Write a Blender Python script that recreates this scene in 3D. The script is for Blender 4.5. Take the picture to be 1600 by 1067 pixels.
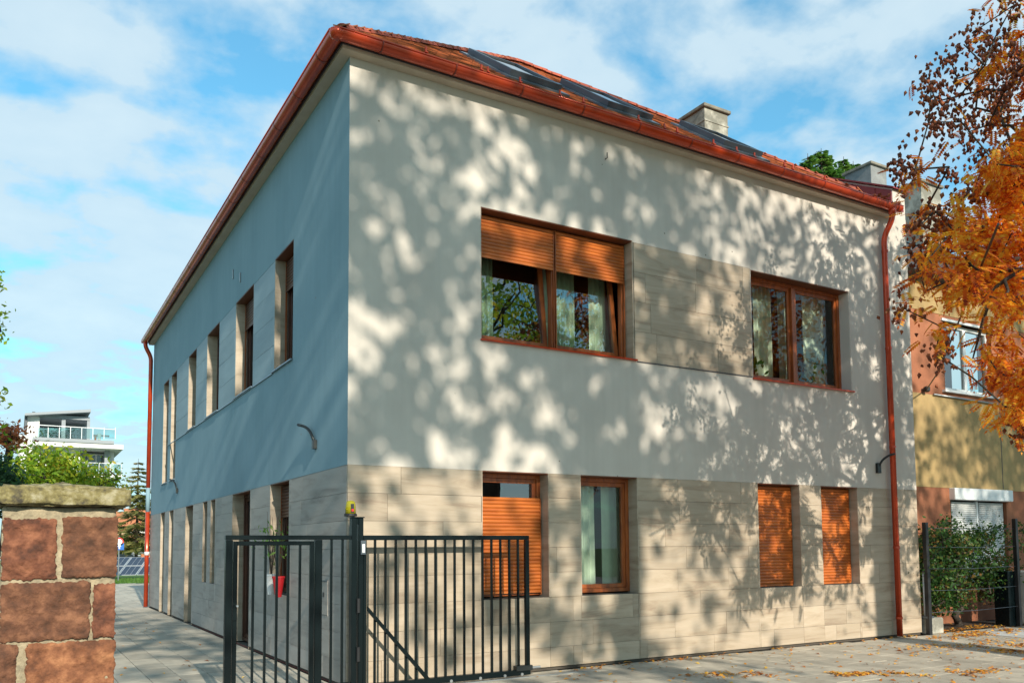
import bpy, bmesh, math, random
import numpy as np
from mathutils import Vector, Matrix, noise
for o in list(bpy.data.objects): bpy.data.objects.remove(o)
SC = bpy.context.scene
COL = SC.collection
random.seed(7); RNG = np.random.default_rng(7)

# ------------------------------------------------------------------ camera
FPX, CYP = 1316.80, 764.685
YAW, PITCH, ROLL = 0.53290, 0.06820, -0.0074
CAM = np.array([-3.3937, -9.6107, 1.65])
def basis():
    cy, sy = math.cos(YAW), math.sin(YAW)
    fw = np.array([sy*math.cos(PITCH), cy*math.cos(PITCH), math.sin(PITCH)])
    ri = np.array([cy, -sy, 0.0]); up = np.cross(ri, fw)
    r = ri*math.cos(ROLL)+up*math.sin(ROLL); u = -ri*math.sin(ROLL)+up*math.cos(ROLL)
    return r, u, fw
RR, UU, FW = basis()
cam = bpy.data.cameras.new('camera'); camo = bpy.data.objects.new('camera', cam); COL.objects.link(camo)
camo.matrix_world = Matrix(((RR[0], UU[0], -FW[0], CAM[0]), (RR[1], UU[1], -FW[1], CAM[1]), (RR[2], UU[2], -FW[2], CAM[2]), (0, 0, 0, 1)))
cam.sensor_fit = 'HORIZONTAL'; cam.sensor_width = 36; cam.lens = FPX/1600*36; cam.shift_y = (CYP-533.5)/1600
cam.clip_start = 0.1; cam.clip_end = 3000
SC.camera = camo
SC.render.resolution_x = 1024; SC.render.resolution_y = 682

# ------------------------------------------------------------------ sun + sky
SUNDIR = Vector((0.093, 1.0, -0.49)).normalized()       # direction the light travels
EL = math.asin(-SUNDIR.z); ROT = math.atan2(-SUNDIR.x, -SUNDIR.y)
sl = bpy.data.lights.new('sun', 'SUN'); sl.energy = 5.0; sl.angle = math.radians(0.53); sl.color = (1.0, 0.925, 0.79)
so = bpy.data.objects.new('sun', sl); COL.objects.link(so); so.rotation_euler = SUNDIR.to_track_quat('-Z', 'Y').to_euler(); so.location = (-5, -40, 30)
W = bpy.data.worlds.new('World'); SC.world = W; W.use_nodes = True
wt = W.node_tree; wt.nodes.clear()
def wn(t): return wt.nodes.new(t)
sky = wn('ShaderNodeTexSky'); sky.sky_type = 'NISHITA'; sky.sun_disc = False; sky.sun_elevation = EL; sky.sun_rotation = ROT % (2*math.pi)
sky.air_density = 1.15; sky.dust_density = 0.6; sky.ozone_density = 2.2
tc = wn('ShaderNodeTexCoord'); sep = wn('ShaderNodeSeparateXYZ'); wt.links.new(tc.outputs['Generated'], sep.inputs[0])
mz = wn('ShaderNodeMath'); mz.operation = 'MAXIMUM'; mz.inputs[1].default_value = 0.0; wt.links.new(sep.outputs['Z'], mz.inputs[0])
az = wn('ShaderNodeMath'); az.operation = 'ADD'; az.inputs[1].default_value = 0.22; wt.links.new(mz.outputs[0], az.inputs[0])
dx = wn('ShaderNodeMath'); dx.operation = 'DIVIDE'; wt.links.new(sep.outputs['X'], dx.inputs[0]); wt.links.new(az.outputs[0], dx.inputs[1])
dy = wn('ShaderNodeMath'); dy.operation = 'DIVIDE'; wt.links.new(sep.outputs['Y'], dy.inputs[0]); wt.links.new(az.outputs[0], dy.inputs[1])
cmb = wn('ShaderNodeCombineXYZ'); wt.links.new(dx.outputs[0], cmb.inputs[0]); wt.links.new(dy.outputs[0], cmb.inputs[1]); cmb.inputs[2].default_value = 1.7
n1 = wn('ShaderNodeTexNoise'); n1.inputs['Scale'].default_value = 4.6; n1.inputs['Detail'].default_value = 9; n1.inputs['Roughness'].default_value = 0.52; n1.inputs['Distortion'].default_value = 0.1
wt.links.new(cmb.outputs[0], n1.inputs['Vector'])
rp = wn('ShaderNodeValToRGB'); rp.color_ramp.elements[0].position = 0.40; rp.color_ramp.elements[0].color = (0.10,)*3+(1,); rp.color_ramp.elements[1].position = 0.56; rp.color_ramp.elements[1].color = (0.90,)*3+(1,)
hz = wn('ShaderNodeMapRange'); hz.inputs['From Min'].default_value = 0.0; hz.inputs['From Max'].default_value = 0.55; hz.inputs['To Min'].default_value = 0.15; hz.inputs['To Max'].default_value = -0.005; wt.links.new(sep.outputs['Z'], hz.inputs[0])
hs = wn('ShaderNodeMath'); hs.operation = 'ADD'; wt.links.new(hz.outputs[0], hs.inputs[0]); wt.links.new(n1.outputs['Fac'], hs.inputs[1])
wt.links.new(hs.outputs[0], rp.inputs[0])
n2 = wn('ShaderNodeTexNoise'); n2.inputs['Scale'].default_value = 1.1; n2.inputs['Detail'].default_value = 4; wt.links.new(cmb.outputs[0], n2.inputs['Vector'])
cc = wn('ShaderNodeValToRGB'); cc.color_ramp.elements[0].position = 0.3; cc.color_ramp.elements[0].color = (5.0, 6.7, 7.9, 1); cc.color_ramp.elements[1].position = 0.7; cc.color_ramp.elements[1].color = (6.4, 7.8, 8.5, 1)
wt.links.new(n1.outputs['Fac'], cc.inputs[0])
tint = wn('ShaderNodeMixRGB'); tint.blend_type = 'MULTIPLY'; tint.inputs[0].default_value = 1; tint.inputs[2].default_value = (0.85, 2.05, 2.1, 1)
wt.links.new(sky.outputs[0], tint.inputs[1])
mx = wn('ShaderNodeMixRGB'); wt.links.new(rp.outputs[0], mx.inputs[0]); wt.links.new(tint.outputs[0], mx.inputs[1]); wt.links.new(cc.outputs[0], mx.inputs[2])
bg = wn('ShaderNodeBackground'); bg.inputs[1].default_value = 0.09; wt.links.new(mx.outputs[0], bg.inputs[0])
wo = wn('ShaderNodeOutputWorld'); wt.links.new(bg.outputs[0], wo.inputs[0])
SC.view_settings.view_transform = 'Standard'; SC.view_settings.look = 'None'; SC.view_settings.exposure = 0.32; SC.view_settings.gamma = 1
SC.view_settings.use_curve_mapping = False

# ------------------------------------------------------------------ measuring helpers (photo pixel -> point on a real plane)
def ray(x, y): return FW+RR*(x-800)/FPX-UU*(y-CYP)/FPX
def atY(x, y, Y):
    d = ray(x, y); return CAM+d*((Y-CAM[1])/d[1])
def atX(x, y, X):
    d = ray(x, y); return CAM+d*((X-CAM[0])/d[0])
def proj(P):
    d = np.asarray(P, float)-CAM; z = d@FW
    return 800+FPX*(d@RR)/z, CYP-FPX*(d@UU)/z, z

# ------------------------------------------------------------------ object helpers
def tag(o, label=None, cat=None, group=None, kind=None):
    if label: o['label'] = label
    if cat: o['category'] = cat
    if group: o['group'] = group
    if kind: o['kind'] = kind
    return o
def empty(name, loc, label, cat, group=None):
    o = bpy.data.objects.new(name, None); COL.objects.link(o); o.location = loc; o.empty_display_size = 0.2
    bpy.context.view_layer.update() if False else None
    return tag(o, label, cat, group)
def link(name, me, mat, parent=None, smooth=False, loc=None):
    o = bpy.data.objects.new(name, me); COL.objects.link(o)
    if mat is not None and not me.materials: me.materials.append(mat)
    if parent is not None:
        o.parent = parent
        # builders give world coordinates; cancel the parents' offsets (translation only)
        off = Vector((0, 0, 0)); p = parent
        while p is not None: off += p.location; p = p.parent
        o.location = (Vector(loc) if loc is not None else Vector((0, 0, 0)))-off
    elif loc is not None: o.location = loc
    if smooth: me.polygons.foreach_set('use_smooth', [True]*len(me.polygons))
    return o
class MB:
    def __init__(s): s.v = []; s.f = []
    def quad(s, a, b, c, d):
        n = len(s.v); s.v += [tuple(a), tuple(b), tuple(c), tuple(d)]; s.f.append((n, n+1, n+2, n+3)); return s
    def tri(s, a, b, c):
        n = len(s.v); s.v += [tuple(a), tuple(b), tuple(c)]; s.f.append((n, n+1, n+2)); return s
    def box(s, x0, x1, y0, y1, z0, z1):
        n = len(s.v)
        s.v += [(x0, y0, z0), (x1, y0, z0), (x1, y1, z0), (x0, y1, z0), (x0, y0, z1), (x1, y0, z1), (x1, y1, z1), (x0, y1, z1)]
        s.f += [(n, n+3, n+2, n+1), (n+4, n+5, n+6, n+7), (n, n+1, n+5, n+4), (n+1, n+2, n+6, n+5), (n+2, n+3, n+7, n+6), (n+3, n, n+4, n+7)]
        return s
    def prism(s, poly, vec):            # poly: 3D ring, extruded by vec
        n = len(s.v); k = len(poly); vec = Vector(vec)
        s.v += [tuple(p) for p in poly]+[tuple(Vector(p)+vec) for p in poly]
        s.f.append(tuple(range(n+k-1, n-1, -1))); s.f.append(tuple(range(n+k, n+2*k)))
        for i in range(k):
            j = (i+1) % k; s.f.append((n+i, n+j, n+k+j, n+k+i))
        return s
    def tube(s, pts, r, seg=10, caps=True):
        pts = [Vector(p) for p in pts]; rs = r if isinstance(r, (list, tuple)) else [r]*len(pts)
        n0 = len(s.v); ref = None
        for i, p in enumerate(pts):
            t = (pts[min(i+1, len(pts)-1)]-pts[max(i-1, 0)]).normalized()
            if ref is None: ref = t.orthogonal().normalized()
            a = (ref-t*ref.dot(t)).normalized(); b = t.cross(a); ref = a
            for k in range(seg):
                q = 2*math.pi*k/seg; s.v.append(tuple(p+(a*math.cos(q)+b*math.sin(q))*rs[i]))
        for i in range(len(pts)-1):
            for k in range(seg):
                k2 = (k+1) % seg; s.f.append((n0+i*seg+k, n0+i*seg+k2, n0+(i+1)*seg+k2, n0+(i+1)*seg+k))
        if caps:
            s.f.append(tuple(n0+k for k in range(seg-1, -1, -1))); e = n0+(len(pts)-1)*seg; s.f.append(tuple(e+k for k in range(seg)))
        return s
    def lathe(s, prof, c, seg=16):      # prof: (r,z)
        n0 = len(s.v)
        for r, z in prof:
            for k in range(seg):
                q = 2*math.pi*k/seg; s.v.append((c[0]+r*math.cos(q), c[1]+r*math.sin(q), c[2]+z))
        for i in range(len(prof)-1):
            for k in range(seg):
                k2 = (k+1) % seg; s.f.append((n0+i*seg+k, n0+i*seg+k2, n0+(i+1)*seg+k2, n0+(i+1)*seg+k))
        s.f.append(tuple(n0+k for k in range(seg-1, -1, -1))); e = n0+(len(prof)-1)*seg; s.f.append(tuple(e+k for k in range(seg)))
        return s
    def mesh(s, name='m'):
        me = bpy.data.meshes.new(name); me.from_pydata(s.v, [], s.f); me.update(); return me
    def build(s, name, mat, parent=None, smooth=False, bevel=0, kind=None, auto=False):
        me = s.mesh(name)
        if auto or bevel:
            bm = bmesh.new(); bm.from_mesh(me); bmesh.ops.recalc_face_normals(bm, faces=bm.faces)
            if bevel: bmesh.ops.bevel(bm, geom=[e for e in bm.edges], offset=bevel, segments=1, affect='EDGES', clamp_overlap=True)
            bm.to_mesh(me); bm.free()
        o = link(name, me, mat, parent, smooth)
        if kind: o['kind'] = kind
        return o
def npmesh(name, V, F):
    V = np.asarray(V, np.float32); F = np.asarray(F, np.int32); k = F.shape[1]
    me = bpy.data.meshes.new(name); me.vertices.add(len(V)); me.vertices.foreach_set('co', V.ravel())
    me.loops.add(F.size); me.loops.foreach_set('vertex_index', F.ravel())
    me.polygons.add(len(F)); me.polygons.foreach_set('loop_start', np.arange(0, F.size, k, dtype=np.int32)); me.polygons.foreach_set('loop_total', np.full(len(F), k, np.int32))
    me.update(calc_edges=True); me.validate(); return me

# ------------------------------------------------------------------ materials
def newmat(name):
    m = bpy.data.materials.new(name); m.use_nodes = True; nt = m.node_tree
    return m, nt, nt.nodes['Principled BSDF']
def setc(sock, c): sock.default_value = (c[0], c[1], c[2], 1)
def mat(name, c1, c2=None, scale=4.0, rough=0.7, metal=0.0, bump=0.0, bscale=None, stretch=(1, 1, 1), detail=6, lo=0.35, hi=0.65, coat=0, spec=None, c3=None, obj_rand=0.0, isl_rand=0.0, bdist=0.01):
    m, nt, b = newmat(name); N = nt.nodes.new; L = nt.links.new
    b.inputs['Roughness'].default_value = rough; b.inputs['Metallic'].default_value = metal
    if spec is not None: b.inputs['Specular IOR Level'].default_value = spec
    if coat: b.inputs['Coat Weight'].default_value = coat; b.inputs['Coat Roughness'].default_value = 0.15
    setc(b.inputs['Base Color'], c1)
    t = N('ShaderNodeTexCoord'); mp = N('ShaderNodeMapping'); mp.inputs['Scale'].default_value = stretch
    ge = N('ShaderNodeNewGeometry'); L(ge.outputs['Position'], mp.inputs[0])
    out = None
    if c2 is not None:
        n = N('ShaderNodeTexNoise'); n.inputs['Scale'].default_value = scale; n.inputs['Detail'].default_value = detail; n.inputs['Roughness'].default_value = 0.62
        L(mp.outputs[0], n.inputs['Vector'])
        r = N('ShaderNodeValToRGB'); e = r.color_ramp.elements; e[0].position = lo; e[1].position = hi; e[0].color = (*c1, 1); e[1].color = (*c2, 1)
        if c3 is not None:
            q = r.color_ramp.elements.new((lo+hi)/2); q.color = (*c3, 1)
        L(n.outputs['Fac'], r.inputs[0]); out = r.outputs[0]
    if obj_rand or isl_rand:
        h = N('ShaderNodeHueSaturation')
        if out is not None: L(out, h.inputs['Color'])
        else: setc(h.inputs['Color'], c1)
        mr = N('ShaderNodeMapRange'); a = obj_rand or isl_rand; mr.inputs['To Min'].default_value = 1-a; mr.inputs['To Max'].default_value = 1+a
        if obj_rand: oi = N('ShaderNodeObjectInfo'); L(oi.outputs['Random'], mr.inputs[0])
        else: L(ge.outputs['Random Per Island'], mr.inputs[0])
        L(mr.outputs[0], h.inputs['Value']); out = h.outputs[0]
    if out is not None: L(out, b.inputs['Base Color'])
    if bump:
        n = N('ShaderNodeTexNoise'); n.inputs['Scale'].default_value = bscale or scale*4; n.inputs['Detail'].default_value = 5
        L(mp.outputs[0], n.inputs['Vector']); bp = N('ShaderNodeBump'); bp.inputs['Strength'].default_value = bump; bp.inputs['Distance'].default_value = bdist
        L(n.outputs['Fac'], bp.inputs['Height']); L(bp.outputs[0], b.inputs['Normal'])
    return m
def stone_mat(name='limestone', sat=0.92, val=1.0):
    m, nt, b = newmat(name); N = nt.nodes.new; L = nt.links.new
    b.inputs['Roughness'].default_value = 0.6
    ge = N('ShaderNodeNewGeometry'); oi = N('ShaderNodeObjectInfo')
    ad = N('ShaderNodeVectorMath'); ad.operation = 'MULTIPLY_ADD'; L(oi.outputs['Random'], ad.inputs[0]); ad.inputs[1].default_value = (7, 5, 9); L(ge.outputs['Position'], ad.inputs[2])
    mp = N('ShaderNodeMapping'); mp.inputs['Scale'].default_value = (0.45, 0.45, 3.6); L(ad.outputs[0], mp.inputs[0])
    n = N('ShaderNodeTexNoise'); n.inputs['Scale'].default_value = 1.6; n.inputs['Detail'].default_value = 8; n.inputs['Roughness'].default_value = 0.66; n.inputs['Distortion'].default_value = 0.9; L(mp.outputs[0], n.inputs['Vector'])
    r = N('ShaderNodeValToRGB'); e = r.color_ramp.elements
    e[0].position = 0.30; e[0].color = (0.27, 0.19, 0.125, 1); e[1].position = 0.74; e[1].color = (0.46, 0.375, 0.265, 1)
    q = e.new(0.46); q.color = (0.385, 0.30, 0.205, 1); q = e.new(0.56); q.color = (0.42, 0.33, 0.235, 1)
    L(n.outputs['Fac'], r.inputs[0])
    h = N('ShaderNodeHueSaturation'); L(r.outputs[0], h.inputs['Color']); h.inputs['Saturation'].default_value = sat
    mr = N('ShaderNodeMapRange'); mr.inputs['To Min'].default_value = 0.87*val; mr.inputs['To Max'].default_value = 1.10*val; L(oi.outputs['Random'], mr.inputs[0]); L(mr.outputs[0], h.inputs['Value'])
    L(h.outputs[0], b.inputs['Base Color'])
    n3 = N('ShaderNodeTexNoise'); n3.inputs['Scale'].default_value = 12; n3.inputs['Detail'].default_value = 6; L(mp.outputs[0], n3.inputs['Vector'])
    bp = N('ShaderNodeBump'); bp.inputs['Strength'].default_value = 0.25; bp.inputs['Distance'].default_value = 0.004; L(n3.outputs['Fac'], bp.inputs['Height']); L(bp.outputs[0], b.inputs['Normal'])
    return m
def render_mat(name, c, c2):
    m, nt, b = newmat(name); N = nt.nodes.new; L = nt.links.new
    b.inputs['Roughness'].default_value = 0.85; b.inputs['Specular IOR Level'].default_value = 0.25
    ge = N('ShaderNodeNewGeometry')
    n = N('ShaderNodeTexNoise'); n.inputs['Scale'].default_value = 0.9; n.inputs['Detail'].default_value = 7; L(ge.outputs['Position'], n.inputs['Vector'])
    r = N('ShaderNodeValToRGB'); e = r.color_ramp.elements; e[0].position = 0.3; e[0].color = (*c2, 1); e[1].position = 0.62; e[1].color = (*c, 1); L(n.outputs['Fac'], r.inputs[0])
    sm_ = N('ShaderNodeMapping'); sm_.inputs['Scale'].default_value = (5, 5, 0.35); L(ge.outputs['Position'], sm_.inputs[0])
    ns_ = N('ShaderNodeTexNoise'); ns_.inputs['Scale'].default_value = 1.5; ns_.inputs['Detail'].default_value = 5; L(sm_.outputs[0], ns_.inputs['Vector'])
    rs_ = N('ShaderNodeMapRange'); rs_.inputs['From Min'].default_value = .35; rs_.inputs['From Max'].default_value = .7; rs_.inputs['To Min'].default_value = 0.955; rs_.inputs['To Max'].default_value = 1.015; L(ns_.outputs['Fac'], rs_.inputs[0])
    hs_ = N('ShaderNodeHueSaturation'); L(r.outputs[0], hs_.inputs['Color']); L(rs_.outputs[0], hs_.inputs['Value']); r = hs_
    v = N('ShaderNodeTexVoronoi'); v.inputs['Scale'].default_value = 2.3; L(ge.outputs['Position'], v.inputs['Vector'])
    lt = N('ShaderNodeMath'); lt.operation = 'LESS_THAN'; lt.inputs[1].default_value = 0.03; L(v.outputs['Distance'], lt.inputs[0])
    mxx = N('ShaderNodeMixRGB'); L(lt.outputs[0], mxx.inputs[0]); L(r.outputs[0], mxx.inputs[1]); mxx.inputs[2].default_value = (0.25, 0.22, 0.18, 1)
    L(mxx.outputs[0], b.inputs['Base Color'])
    n2 = N('ShaderNodeTexNoise'); n2.inputs['Scale'].default_value = 120; n2.inputs['Detail'].default_value = 3; L(ge.outputs['Position'], n2.inputs['Vector'])
    bp = N('ShaderNodeBump'); bp.inputs['Strength'].default_value = 0.5; bp.inputs['Distance'].default_value = 0.004; L(n2.outputs['Fac'], bp.inputs['Height']); L(bp.outputs[0], b.inputs['Normal'])
    return m
def leaf_mat(name, cols, trans=0.35, rough=0.6):
    m, nt, b = newmat(name); N = nt.nodes.new; L = nt.links.new
    ge = N('ShaderNodeNewGeometry'); r = N('ShaderNodeValToRGB'); e = r.color_ramp.elements
    e[0].position = 0; e[0].color = (*cols[0], 1); e[1].position = 1; e[1].color = (*cols[-1], 1)
    for i, c in enumerate(cols[1:-1]): q = e.new((i+1)/(len(cols)-1)); q.color = (*c, 1)
    nn = N('ShaderNodeTexNoise'); nn.inputs['Scale'].default_value = 1.3; L(ge.outputs['Position'], nn.inputs['Vector'])
    ml = N('ShaderNodeMath'); ml.operation = 'MULTIPLY_ADD'; L(nn.outputs['Fac'], ml.inputs[0]); ml.inputs[1].default_value = 1.5; ml.inputs[2].default_value = -0.62
    m2 = N('ShaderNodeMath'); m2.operation = 'MULTIPLY_ADD'; L(ge.outputs['Random Per Island'], m2.inputs[0]); m2.inputs[1].default_value = 0.75; L(ml.outputs[0], m2.inputs[2]); m2.use_clamp = True
    L(m2.outputs[0], r.inputs[0]); L(r.outputs[0], b.inputs['Base Color']); b.inputs['Roughness'].default_value = rough
    tr = N('ShaderNodeBsdfTranslucent'); L(r.outputs[0], tr.inputs[0]); ms = N('ShaderNodeMixShader'); ms.inputs[0].default_value = trans
    L(b.outputs[0], ms.inputs[1]); L(tr.outputs[0], ms.inputs[2]); L(ms.outputs[0], nt.nodes['Material Output'].inputs[0])
    return m
def glass_mat(name, ior=1.6, tint=(0.85, 0.95, 0.92), extra=0.04, rough=0.0):
    m, nt, b = newmat(name); N = nt.nodes.new; L = nt.links.new; nt.nodes.remove(b)
    t = N('ShaderNodeBsdfTransparent'); t.inputs[0].default_value = (*tint, 1); g = N('ShaderNodeBsdfGlossy'); g.inputs['Roughness'].default_value = rough
    f = N('ShaderNodeFresnel'); f.inputs[0].default_value = ior; a = N('ShaderNodeMath'); a.operation = 'ADD'; a.inputs[1].default_value = extra; a.use_clamp = True; L(f.outputs[0], a.inputs[0])
    nz = N('ShaderNodeTexNoise'); nz.inputs['Scale'].default_value = 1.6; bp = N('ShaderNodeBump'); bp.inputs['Strength'].default_value = 0.12; bp.inputs['Distance'].default_value = 0.01; L(nz.outputs['Fac'], bp.inputs['Height']); L(bp.outputs[0], g.inputs['Normal'])
    ms = N('ShaderNodeMixShader'); L(a.outputs[0], ms.inputs[0]); L(t.outputs[0], ms.inputs[1]); L(g.outputs[0], ms.inputs[2]); L(ms.outputs[0], nt.nodes['Material Output'].inputs[0])
    return m
M = {}
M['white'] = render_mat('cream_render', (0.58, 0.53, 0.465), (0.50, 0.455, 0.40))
M['blue'] = render_mat('blue_shade_render', (0.235, 0.355, 0.405), (0.205, 0.32, 0.368))  # side wall render, blue skylight of its shaded side put into the colour
M['stone'] = stone_mat(); M['sidestone'] = stone_mat('shaded_limestone', 0.45, 0.86)  # second one: greyer, darker limestone copy, side wall shade painted into it
M['shadestone'] = mat('blue_shade_limestone', (0.25, 0.34, 0.375), (0.21, 0.295, 0.33), scale=1.5, stretch=(.5, .5, 3), rough=0.6, obj_rand=0.07, bump=0.1, bscale=12)  # upper side panels: limestone with the bluish sky shade in its colour
M['core'] = mat('dark_joint', (0.075, 0.062, 0.048), rough=0.9)
M['seal'] = mat('red_seal_strip', (0.16, 0.03, 0.02), rough=0.7)
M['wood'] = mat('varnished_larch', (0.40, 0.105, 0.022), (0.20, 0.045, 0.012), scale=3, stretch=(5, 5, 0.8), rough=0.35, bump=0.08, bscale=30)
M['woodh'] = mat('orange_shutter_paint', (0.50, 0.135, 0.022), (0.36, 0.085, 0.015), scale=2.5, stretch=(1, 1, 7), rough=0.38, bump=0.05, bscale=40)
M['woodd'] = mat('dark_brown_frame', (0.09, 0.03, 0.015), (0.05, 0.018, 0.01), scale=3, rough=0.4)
M['lintel'] = mat('brown_lintel_sheet', (0.13, 0.042, 0.018), rough=0.45)
M['copper'] = mat('red_coated_gutter', (0.56, 0.062, 0.014), (0.40, 0.040, 0.012), scale=2.2, rough=0.24, metal=0.35, bump=0.03, bscale=9, coat=0.3)
M['seamm'] = mat('dark_red_gutter_lap', (0.16, 0.02, 0.01), rough=0.4)
M['redsheet'] = mat('red_sheet_metal', (0.26, 0.03, 0.03), (0.20, 0.025, 0.028), scale=1.4, rough=0.42, bump=0.05, bscale=5)
M['tile'] = mat('clay_roof_tile', (0.42, 0.13, 0.045), (0.22, 0.075, 0.035), scale=5, rough=0.85, isl_rand=0.35, bump=0.3, bscale=60, c3=(0.36, 0.11, 0.04))
M['ridge'] = mat('red_ridge_tile', (0.40, 0.085, 0.04), (0.28, 0.06, 0.035), scale=4, rough=0.8, obj_rand=0.18, bump=0.2, bscale=50)
M['greymetal'] = mat('grey_aluminium', (0.10, 0.12, 0.14), rough=0.4, metal=0.6)
M['bluemetal'] = mat('grey_flashing', (0.16, 0.21, 0.25), rough=0.35, metal=0.5)
M['soffit'] = mat('cream_soffit', (0.52, 0.45, 0.36), (0.46, 0.39, 0.31), scale=3, rough=0.8)
M['gate'] = mat('dark_green_gate_paint', (0.003, 0.007, 0.008), rough=0.27, spec=0.22, bump=0.02, bscale=20, scale=5)
M['glass'] = glass_mat('window_glass', 1.75, (0.84, 0.95, 0.88), 0.17)
M['glassc'] = glass_mat('clear_window_glass', 1.5, (0.9, 0.97, 0.92), 0.03)
M['skyglass'] = glass_mat('roof_glass', 2.2, (0.1, 0.14, 0.16), 0.12)
M['curtain'] = mat('pale_green_curtain', (0.66, 0.72, 0.58), (0.56, 0.62, 0.50), scale=3, rough=0.9)
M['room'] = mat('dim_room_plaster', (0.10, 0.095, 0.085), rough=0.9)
M['paver'] = mat('concrete_paver', (0.44, 0.395, 0.315), (0.33, 0.295, 0.235), scale=3.1, rough=0.85, lo=.3, hi=.62, c3=(0.40, 0.355, 0.28), obj_rand=0.16, bump=0.35, bscale=60)
M['paverstuff'] = mat('concrete_paver_far', (0.44, 0.395, 0.315), (0.33, 0.295, 0.235), scale=2.2, rough=0.85, isl_rand=0.13, bump=0.3, bscale=60)
M['joint'] = mat('paving_joint_sand', (0.12, 0.105, 0.085), (0.08, 0.07, 0.055), scale=9, rough=0.95)
M['concrete'] = mat('pale_concrete', (0.50, 0.49, 0.46), (0.38, 0.37, 0.35), scale=3, rough=0.9, bump=0.3, bscale=50)
M['asphalt'] = mat('asphalt', (0.06, 0.06, 0.06), (0.045, 0.045, 0.047), scale=5, rough=0.9, bump=0.3, bscale=80)
M['soil'] = mat('dark_soil', (0.05, 0.035, 0.022), (0.03, 0.022, 0.014), scale=8, rough=0.95, bump=0.6, bscale=30, bdist=0.03)
M['mortar'] = mat('rough_lime_mortar', (0.38, 0.31, 0.20), (0.20, 0.165, 0.11), scale=22, rough=0.95, bump=0.8, bscale=60)
def pillar_stone(name, a, b_, c):
    return mat(name, a, b_, scale=16, rough=0.92, bump=1.0, bscale=55, detail=9, lo=0.32, hi=0.68, c3=c, bdist=0.008)
M['sand1'] = pillar_stone('red_sandstone', (0.055, 0.021, 0.012), (0.26, 0.10, 0.05), (0.145, 0.05, 0.025))
M['sand2'] = pillar_stone('brown_sandstone', (0.06, 0.026, 0.014), (0.23, 0.10, 0.05), (0.125, 0.05, 0.025))
M['sand3'] = pillar_stone('orange_sandstone', (0.09, 0.034, 0.016), (0.36, 0.155, 0.07), (0.20, 0.075, 0.033))
M['cap'] = mat('mossy_capstone', (0.06, 0.05, 0.033), (0.34, 0.30, 0.19), scale=17, rough=0.95, bump=1.0, bscale=45, detail=9, c3=(0.20, 0.165, 0.065), bdist=0.012)
M['bark'] = mat('grey_brown_bark', (0.075, 0.055, 0.04), (0.035, 0.027, 0.02), scale=6, stretch=(3, 3, 0.7), rough=0.95, bump=0.8, bscale=20)
M['chim'] = mat('weathered_white_render', (0.50, 0.475, 0.40), (0.20, 0.19, 0.155), scale=3.2, rough=0.9, bump=0.3, bscale=30, lo=0.3, hi=0.55)
M['chimg'] = mat('grey_chimney_render', (0.26, 0.265, 0.26), (0.16, 0.165, 0.165), scale=3, rough=0.9, bump=0.3, bscale=30)
M['chimcap'] = mat('chimney_cap_concrete', (0.24, 0.215, 0.165), (0.13, 0.12, 0.10), scale=6, rough=0.9)
M['terra'] = mat('terracotta_render', (0.36, 0.135, 0.065), (0.25, 0.088, 0.042), scale=1.6, rough=0.9, bump=0.5, bscale=70)
M['ochre'] = mat('ochre_render', (0.42, 0.285, 0.12), (0.31, 0.21, 0.09), scale=1.4, rough=0.9, bump=0.5, bscale=70)
M['darkfas'] = mat('dark_grey_fascia', (0.055, 0.06, 0.07), rough=0.7)
M['slate'] = mat('blue_grey_slate', (0.09, 0.17, 0.23), (0.06, 0.12, 0.17), scale=5, rough=0.6, isl_rand=0.25)
M['pvc'] = mat('white_window_plastic', (0.72, 0.73, 0.72), rough=0.4)
M['shutw'] = mat('white_roller_shutter', (0.55, 0.56, 0.55), (0.48, 0.49, 0.48), scale=4, rough=0.5)
M['ygl'] = mat('yellow_lens', (0.36, 0.32, 0.008), rough=0.2); M['ygl'].node_tree.nodes['Principled BSDF'].inputs['Transmission Weight'].default_value = 0.3
M['redlens'] = mat('red_lamp_core', (0.7, 0.02, 0.02), rough=0.3)
M['black'] = mat('black_plastic', (0.012, 0.012, 0.013), rough=0.45)
M['lampm'] = mat('dark_bronze_metal', (0.03, 0.035, 0.035), rough=0.4, metal=0.5)
M['potw'] = mat('white_pot', (0.72, 0.72, 0.70), rough=0.5)
M['potr'] = mat('red_pot', (0.42, 0.015, 0.02), rough=0.4)
M['galv'] = mat('galvanised_steel', (0.35, 0.37, 0.38), rough=0.4, metal=0.8)
M['rubber'] = mat('tyre_rubber', (0.02, 0.02, 0.02), rough=0.8)
M['carp'] = mat('silver_grey_car_paint', (0.16, 0.19, 0.21), rough=0.28, metal=0.5, coat=0.6)
M['carglass'] = mat('car_glass', (0.02, 0.03, 0.035), rough=0.08, spec=0.8)
M['panel'] = mat('solar_cells', (0.02, 0.028, 0.05), (0.03, 0.04, 0.06), scale=8, rough=0.2, spec=0.7)
M['alu'] = mat('aluminium_frame', (0.5, 0.52, 0.54), rough=0.4, metal=0.4)
M['grass'] = mat('lawn_green', (0.07, 0.16, 0.02), (0.04, 0.10, 0.015), scale=2, rough=0.9)
M['blade'] = leaf_mat('grass_blade', [(0.05, 0.13, 0.015), (0.12, 0.24, 0.03)])
M['awhite'] = mat('apartment_white_render', (0.72, 0.72, 0.69), (0.66, 0.66, 0.64), scale=0.5, rough=0.9)
M['agrey'] = mat('apartment_grey_render', (0.30, 0.32, 0.34), rough=0.9)
M['adark'] = mat('apartment_dark_trim', (0.07, 0.08, 0.09), rough=0.6)
M['aglass'] = mat('apartment_window_glass', (0.05, 0.08, 0.10), rough=0.08, spec=0.9)
M['rail'] = glass_mat('balcony_glass', 1.5, (0.75, 0.88, 0.86), 0.12)
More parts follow.
